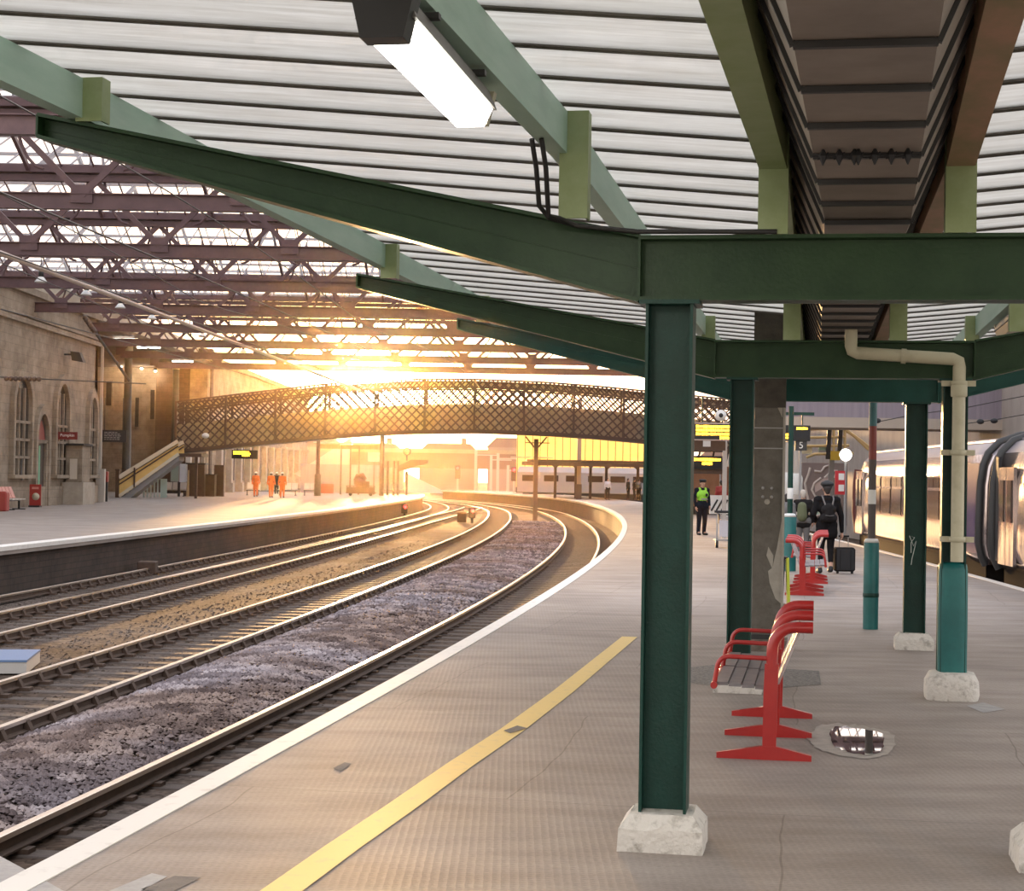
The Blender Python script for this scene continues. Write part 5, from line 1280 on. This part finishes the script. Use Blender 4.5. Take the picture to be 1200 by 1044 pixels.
locs = ('far left', 'left', 'middle left', 'middle', 'middle right', 'right', 'far right')
for k in range(7):
    x = -38 + k*13; h = rr.uniform(5, 8.5)
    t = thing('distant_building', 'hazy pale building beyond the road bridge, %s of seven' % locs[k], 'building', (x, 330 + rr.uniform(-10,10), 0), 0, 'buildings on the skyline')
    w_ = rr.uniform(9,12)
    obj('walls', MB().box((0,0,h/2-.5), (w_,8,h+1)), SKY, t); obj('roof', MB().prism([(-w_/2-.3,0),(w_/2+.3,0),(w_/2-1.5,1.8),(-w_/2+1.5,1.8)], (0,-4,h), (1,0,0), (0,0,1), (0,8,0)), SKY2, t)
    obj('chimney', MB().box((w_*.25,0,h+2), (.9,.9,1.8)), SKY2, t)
for k in range(6):
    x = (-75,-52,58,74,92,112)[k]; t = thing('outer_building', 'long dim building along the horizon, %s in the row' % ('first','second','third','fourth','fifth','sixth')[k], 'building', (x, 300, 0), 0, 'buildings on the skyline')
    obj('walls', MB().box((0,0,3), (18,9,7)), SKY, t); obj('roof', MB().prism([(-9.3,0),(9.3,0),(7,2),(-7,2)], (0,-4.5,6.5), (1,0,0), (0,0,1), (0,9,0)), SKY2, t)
M['palemast'] = mat('pale mast', (.55,.46,.40), .5)
for k, (px, y0, y1, Y) in enumerate(((557,577,527,205),(575,577,533,215),(583,576,531,200),(595,575,545,200))):
    q = D(px, y0, Y); q.z = BEDZ; t = thing('line_mast', 'pale thin overhead line mast beyond the track bend, %s from left' % ('first','second','third','fourth')[k], 'mast', q, 0, 'overhead line masts far off')
    h = D(px, y1, Y).z - BEDZ; obj('mast_shaft', MB().box((0,0,h/2), (.32,.32,h)), M['palemast'], t); obj('mast_arm', MB().box((1.2,0,h-.6), (2.6,.12,.12)), M['palemast'], t)
for k, (px, y0, y1, Y, lab) in enumerate(((536,577,547,200,'red signal on post at the track bend'),(602,577,549,190,'second red signal on post left of far canopy'))):
    q = D(px, y0, Y); q.z = BEDZ; h = D(px, y1, Y).z - BEDZ; t = thing('colour_light_signal', lab, 'signal', q)
    obj('signal_post', MB().box((0,0,h/2), (.22,.22,h)), M['palemast'], t); obj('signal_head', MB().box((0,-.1,h-.6), (.6,.3,1.5), bev=.05), M['brownpost'], t)
    obj('red_aspect', MB().lathe([(0,0),(.2,0),(.2,.04),(0,.04)], seg=12), bpy.data.materials['red signal lens'], t).matrix_local = Matrix.Translation((0,-.25,h-.15)) @ Matrix.Rotation(R(90), 4, 'X')
q = D(678, 583, 140); q.z = 0
t = thing('tall_mast', 'tall pale mast rising in front of the far canopy', 'mast', q); obj('mast_shaft', MB().box((0,0,4), (.32,.32,8)), mat('tan mast', (.36,.25,.18), .6), t); obj('mast_foot', MB().box((0,0,.6), (.45,.45,1.2)), M['brownpost'], t)
# ================================================================== PEOPLE
SKIN = mat('skin', (.50,.28,.19), .55)
def remesh(o, v, smooth=2):
    m = o.modifiers.new('union', 'REMESH'); m.mode = 'VOXEL'; m.voxel_size = v; m.use_smooth_shade = True
    if smooth: s_ = o.modifiers.new('smooth', 'SMOOTH'); s_.iterations = smooth; s_.factor = .5
    return o
BASE = dict(pelvis=(0,0,.95), waist=(0,.0,1.08), chest=(0,.01,1.28), neck=(0,.01,1.48), head=(0,-.01,1.63),
            shl=(-.185,.01,1.42), shr=(.185,.01,1.42), ell=(-.24,.03,1.14), elr=(.24,.03,1.14), wrl=(-.25,-.04,.89), wrr=(.25,-.04,.89),
            hipl=(-.09,0,.93), hipr=(.09,0,.93), knl=(-.10,-.02,.50), knr=(.10,-.02,.50), anl=(-.10,.03,.09), anr=(.10,.03,.09),
            tol=(-.12,-.14,.035), tor=(.12,-.14,.035))
def person(label, loc, rz, H, pose, tops, legs, shoes, vox=.02, coat=0.0, hair=None, hat=None, fingers=True, face=True, vest=None, group=None, slim=1.0, ankle=False):
    J = {k: Vector(v) for k, v in BASE.items()}
    for k, v in (pose or {}).items(): J[k] = Vector(v)
    k_ = H/1.75
    def sc(mb): mb.v = [(x*k_, y*k_, z*k_) for x, y, z in mb.v]; return mb
    b = MB()
    hd = J['head']
    b.ball(hd + Vector((0,.012,.02)), (.075,.094,.108), 16, 12); b.capsule(hd + Vector((0,-.03,-.05)), hd + Vector((0,-.045,-.075)), .058, .045)
    b.capsule(J['neck'] + Vector((0,0,-.06)), hd + Vector((0,.01,-.05)), .056, .052)
    if face:
        b.capsule(hd + Vector((0,-.082,.02)), hd + Vector((0,-.10,-.018)), .010, .016, 8)
        for s_ in (-1, 1): b.ball(hd + Vector((.078*s_,.012,.0)), (.012,.022,.032), 8, 6)
        b.capsule(hd + Vector((-.022,-.082,-.048)), hd + Vector((.022,-.082,-.048)), .009, .009, 6)
    b.capsule(J['pelvis'], J['waist'], .125*slim, .115*slim); b.capsule(J['waist'], J['chest'], .115*slim, .14*slim); b.capsule(J['shl'], J['shr'], .065, .065)
    b.capsule(J['chest'] + Vector((-.06,0,0)), J['chest'] + Vector((.06,0,0)), .115, .115); b.capsule(J['hipl'], J['hipr'], .105*slim, .105*slim)
    for s_ in 'lr':
        b.capsule(J['sh'+s_], J['el'+s_], .050, .040); b.capsule(J['el'+s_], J['wr'+s_], .040, .027)
        b.capsule(J['hip'+s_], J['kn'+s_], .085*slim, .058); b.capsule(J['kn'+s_], J['an'+s_], .056, .037); b.capsule(J['an'+s_], J['to'+s_], .04, .03)
        d = (J['wr'+s_] - J['el'+s_]).normalized(); side = Vector((1 if s_ == 'r' else -1, 0, 0))
        fwd = Vector((0,-1,0)); fwd = (fwd - d*fwd.dot(d)).normalized(); nrm = d.cross(fwd)
        w0 = J['wr'+s_]
        b.capsule(w0, w0 + d*.075, .026, .03)
        b.capsule(w0 + d*.05 + fwd*.02, w0 + d*.085 + fwd*.026, .02, .018); b.capsule(w0 + d*.05 - fwd*.02, w0 + d*.085 - fwd*.026, .02, .017)
        if fingers:
            inn = side*-1
            for q, (off, ln) in enumerate(((.03,.062),(.011,.072),(-.009,.068),(-.028,.052))):
                p0 = w0 + d*.09 + fwd*off; p1 = p0 + d*ln*.55 + inn*.008; p2 = p1 + d*ln*.45 + inn*.028
                b.capsule(p0, p1, .0095, .009, 7); b.capsule(p1, p2, .009, .0075, 7)
            p0 = w0 + d*.035 + fwd*.03; p1 = p0 + d*.03 + fwd*.022 + inn*.012; p2 = p1 + d*.032 + fwd*.004 + inn*.012
            b.capsule(p0, p1, .012, .011, 7); b.capsule(p1, p2, .011, .009, 7)
    o = obj('person', sc(b), SKIN, None, loc, rz); remesh(o, .008 if fingers else vox, 1); tag(o, label, 'person', group)
    def cloth(name, mb, m, v=vox, sm=3):
        c_ = obj(name, sc(mb), m, o); remesh(c_, v, sm); return c_
    up = MB(); e = .018
    up.capsule(J['pelvis'] + Vector((0,0,.03)), J['waist'], .135*slim, .128*slim); up.capsule(J['waist'], J['chest'], .128*slim, .152*slim); up.capsule(J['shl'], J['shr'], .082, .082)
    up.capsule(J['chest'] + Vector((-.07,0,0)), J['chest'] + Vector((.07,0,0)), .13, .13); up.capsule(J['neck'] + Vector((0,0,-.07)), J['neck'] + Vector((0,0,-.0)), .085, .062)
    if coat > 0:
        for s_ in (-1, 1): up.capsule(J['pelvis'] + Vector((.06*s_,0,.05)), J['pelvis'] + Vector((.085*s_,0,-coat)), .13, .135)
        up.capsule(J['pelvis'] + Vector((-.08,0,-coat)), J['pelvis'] + Vector((.08,0,-coat)), .135, .135)
    for s_ in 'lr':
        up.capsule(J['sh'+s_], J['el'+s_], .072, .058); up.capsule(J['el'+s_], J['wr'+s_] + (J['el'+s_] - J['wr'+s_])*.06, .058, .042)
    cloth('jacket', up, tops)
    lg = MB(); lg.capsule(J['hipl'], J['hipr'], .130*slim, .130*slim); lg.capsule(J['pelvis'], J['pelvis'] + Vector((0,0,-.06)), .135*slim, .12*slim)
    for s_ in 'lr':
        en = J['an'+s_].lerp(J['kn'+s_], .30 if ankle else -.03)
        lg.capsule(J['hip'+s_], J['kn'+s_], .100*slim, .072*slim); lg.capsule(J['kn'+s_], en, .070*slim, .060 if not ankle else .05)
    cloth('trousers', lg, legs)
    for s_ in 'lr':
        sh = MB().capsule(J['an'+s_] + Vector((0,.02,-.045)), J['to'+s_], .047, .042).capsule(J['an'+s_], J['an'+s_] + Vector((0,.0,-.03)), .046, .048)
        sh.v = [(x, y, max(z, .002)) for x, y, z in sh.v]; cloth('shoe', sh, shoes, min(vox, .014), 1)
    if hair: cloth('hair', MB().ball(hd + Vector((0,.028,.035)), (.086,.095,.105), 14, 10).capsule(hd + Vector((0,.06,.02)), hd + Vector((0,.07,-.05)), .07, .05), hair, min(vox, .014), 2)
    if hat == 'cap':
        hb = MB().lathe([(.01,.13),(.07,.135),(.115,.12),(.12,.095),(.10,.075),(.093,.045),(.01,.045)], seg=20); hb.v = [(x + hd.x, y*1.05 + hd.y, z + hd.z) for x, y, z in hb.v]
        c_ = obj('cap', sc(hb), M['black'], o)
        pk = MB().prism([(-.08,0),(.08,0),(.06,-.06),(0,-.075),(-.06,-.06)], (hd.x, hd.y - .08, hd.z + .055), (1,0,0), (0,1,-.25), (0,0,.012)); obj('cap_peak', sc(pk), M['black'], c_)
    if hat == 'helmet':
        hb = MB().lathe([(.01,.145),(.06,.135),(.10,.095),(.112,.04),(.135,.03),(.13,.02),(.01,.02)], seg=18); hb.v = [(x + hd.x, y*1.12 + hd.y, z + hd.z) for x, y, z in hb.v]
        obj('helmet', sc(hb), M['white'], o)
    if hat == 'beret':
        hb = MB().ball(hd + Vector((0,.01,.10)), (.135,.14,.062), 16, 10).capsule(hd + Vector((0,.02,.055)), hd + Vector((0,.015,.08)), .095, .10); cloth('flat_cap', hb, M['black'], .014, 2)
    return o, J, k_, cloth, sc
BLK = mat('black cloth', (.012,.011,.012), .8, spec=.08); BLK2 = mat('near black cloth', (.02,.018,.018), .8, spec=.08); NAVY = mat('dark navy cloth', (.014,.015,.022), .8, spec=.08)
ORG = mat('orange hi-vis cloth', (.75,.18,.03), .7, col2=(.62,.13,.02), scale=6)
LIME = mat('lime hi-vis cloth', (.30,.66,.04), .6); HAIRD = mat('dark hair', (.02,.014,.012), .6); GREYC = mat('grey cloth', (.14,.13,.125), .8); OLIVEC = mat('olive cloth', (.11,.12,.06), .8)
# police officer
o, J, k_, cloth, sc = person('police officer in black with lime yellow vest and flat cap, standing by display', G(822, 627), R(20), 1.74,
    dict(ell=(-.25,.02,1.15), wrl=(-.235,-.05,.90), elr=(.25,.03,1.15), wrr=(.22,-.10,.93), head=(.012,-.012,1.63)), NAVY, NAVY, M['black'], vox=.016, hat='cap', hair=HAIRD, slim=1.12)
v_ = MB().capsule(J['waist'] + Vector((0,0,.05)), J['chest'] + Vector((0,0,.0)), .152, .172).capsule(J['chest'] + Vector((-.075,0,.0)), J['chest'] + Vector((.075,0,.0)), .148, .148).capsule((-.09,-.01,1.36), (-.10,-.01,1.44), .085, .07).capsule((.09,-.01,1.36), (.10,-.01,1.44), .085, .07)
vo = cloth('hi_vis_vest', v_, LIME)
obj('vest_band', sc(MB().box((0,-.175,1.14), (.22,.02,.045))), M['grey'], vo); obj('vest_pocket', sc(MB().box((.07,-.19,1.27), (.07,.03,.09))), M['black'], vo)
for s_ in (-1, 1): obj('eye', sc(MB().ball((.012 + .03*s_,-.095,1.648), .009, 8, 6)), M['black'], o)
# traveller with a wheeled case, seen from behind
PW = G(968, 672)
o, J, k_, cloth, sc = person('person in black coat and flat cap seen from behind, backpack on, pulling a case', PW, R(180), 1.72,
    dict(ell=(-.27,.03,1.13), wrl=(-.30,-.02,.80), elr=(.27,.06,1.14), wrr=(.20,-.12,1.0), knl=(-.085,-.04,.50), knr=(.10,-.03,.50), anl=(-.07,.10,.12), anr=(.115,-.02,.09), tol=(-.07,-.05,.06), tor=(.125,-.2,.035)), BLK, BLK, M['black'], vox=.014, coat=.17, hair=HAIRD, hat='beret', ankle=True, slim=.97)
bp_ = cloth('backpack', MB().capsule((-.06,.19,1.24), (-.06+.12,.19,1.24), .09, .09).capsule((-.085,.20,1.08), (.085,.20,1.08), .085, .085).capsule((0,.21,1.28), (0,.20,1.1), .09, .10), BLK2, .014, 3)
for s_ in (-1, 1): obj('strap', sc(MB().tube([(.06*s_,.22,1.30),(.10*s_,.16,1.44),(.105*s_,.06,1.50),(.11*s_,-.08,1.44)], .016, 8)), GREYC, bp_)
obj('pocket_zip', sc(MB().tube([(-.08,.300,1.13),(0,.315,1.12),(.08,.300,1.13)], .006, 6)), GREYC, bp_)
q = G(989, 672)
t = thing('wheeled_suitcase', 'black upright wheeled suitcase held by person in flat cap', 'suitcase', q, R(2))
obj('case_shell', MB().box((0,0,.27), (.39,.24,.46), bev=.035), BLK2, t); obj('case_zip', MB().box((0,-.118,.27), (.33,.008,.40)), M['black'], t)
for x in (-.1, .1): obj('case_rib', MB().box((x,-.123,.27), (.012,.006,.36)), BLK2, t)
for x in (-.085, .085): obj('handle_tube', MB().tube([(x,.05,.48),(x,.05,.70)], .009, 8), mat('pale steel tube', (.5,.47,.45), .3, metal=.8), t)
obj('handle_grip', MB().tube([(-.10,.05,.71),(.10,.05,.71)], .018, 10), BLK2, t)
for x in (-.14, .14): obj('wheel', MB().lathe([(.005,-.02),(.03,-.02),(.03,.02),(.005,.02)], seg=12), M['black'], t).matrix_local = Matrix.Translation((x,-.06,.03)) @ Matrix.Rotation(R(90), 4, 'Y')
# two waiting travellers by the green pole
o, J, k_, cloth, sc = person('person in dark coat with pale cap and olive backpack behind far red bench', Vector((D(941,600,41).x, 41, 0)), R(170), 1.54, {}, BLK2, GREYC, M['black'], vox=.018, coat=.1, hair=mat('pale wool hat', (.48,.42,.36), .9), slim=1.1)
cloth('backpack', MB().capsule((.02,.2,1.32), (.02,.22,1.05), .12, .14), OLIVEC)
q = Vector((D(948,630,40.5).x, 40.4, 0)); t = thing('hand_bag', 'black holdall standing right of the far red bench', 'bag', q); obj('bag_body', MB().box((0,0,.2), (.22,.4,.38), bev=.06), M['black'], t); obj('bag_handle', MB().tube([(0,-.12,.37),(0,-.06,.5),(0,.06,.5),(0,.12,.37)], .014, 8), M['black'], t)
person('person in grey coat stooping between grey stanchion and green pole', Vector((D(921,600,38.5).x, 38.5, 0)), R(150), 1.50, dict(head=(0,-.10,1.58), neck=(0,-.05,1.45)), GREYC, BLK, M['black'], vox=.018, coat=.12, hair=HAIRD, slim=1.3)
# orange-clad workers walking away
WK = [(299.5,582,182,'lone worker in orange with white helmet, left of the other workers'), (317.5,583,170,'worker in orange with white helmet, middle of the walking workers'), (330.5,583.5,188,'worker in orange with white helmet, right end of the walking workers'), (324,579,180,'worker in dark clothes and white helmet half hidden between two orange workers')]
for k, (px, py, rz, lab) in enumerate(WK):
    person(lab, G(px, py), R(rz), 1.76, dict(anl=(-.10,.12,.12), tol=(-.11,-.03,.05), knl=(-.10,-.02,.51), anr=(.10,-.06,.09), tor=(.11,-.22,.035), wrl=(-.27,-.10,.93), wrr=(.27,.04,.90)), ORG if k < 3 else BLK2, ORG if k < 3 else BLK2, M['black'], vox=.028, hair=HAIRD, hat='helmet', fingers=False, face=False, slim=1.15, group='railway workers on the far platform')
# far group under the island canopy
WHT = mat('pale shirt', (.62,.58,.58), .7); REDC = mat('red cloth', (.30,.03,.025), .7)
FG = [(712,583,WHT,BLK2,'person in pale shirt standing under the far canopy'), (736,584,BLK2,BLK,'tall person in black at left of the far waiting group'), (743,584.5,BLK,BLK2,'person in black in the middle of the far waiting group'), (748.5,584,GREYC,BLK,'person in grey at right of the far waiting group'), (845,590,REDC,BLK,'person in red top behind the police officer')]
for k, (px, py, a_, b_, lab) in enumerate(FG):
    Y = 138 if k < 4 else 75; q = D(px, py, Y); q.z = 0
    person(lab, q, R(20 + 40*k), 1.72, {}, a_, b_, M['black'], vox=.035, hair=HAIRD, fingers=False, face=False)
# ------------------------------------------------------------------ warm scattering volume added to stand for camera bloom round the sun
hz_m = bpy.data.materials.new('evening haze'); hz_m.use_nodes = True; nt = hz_m.node_tree; N, L = nt.nodes, nt.links
N.remove(N['Principled BSDF']); ad = N.new('ShaderNodeAddShader')
for k, (den, an) in enumerate(((.00007, .93), (.00010, .975))):
    v1 = N.new('ShaderNodeVolumeScatter'); v1.inputs['Color'].default_value = (1,.64,.36,1); v1.inputs['Density'].default_value = den; v1.inputs['Anisotropy'].default_value = an
    L.new(v1.outputs[0], ad.inputs[k])
L.new(ad.outputs[0], N['Material Output'].inputs['Volume'])
o = obj('bloom_haze', MB().box((0, 72, 14.0), (180, 120, 34)), hz_m); tag(o, 'thin warm scattering volume added for the bloom round the low sun', 'bloom_haze', kind='stuff')
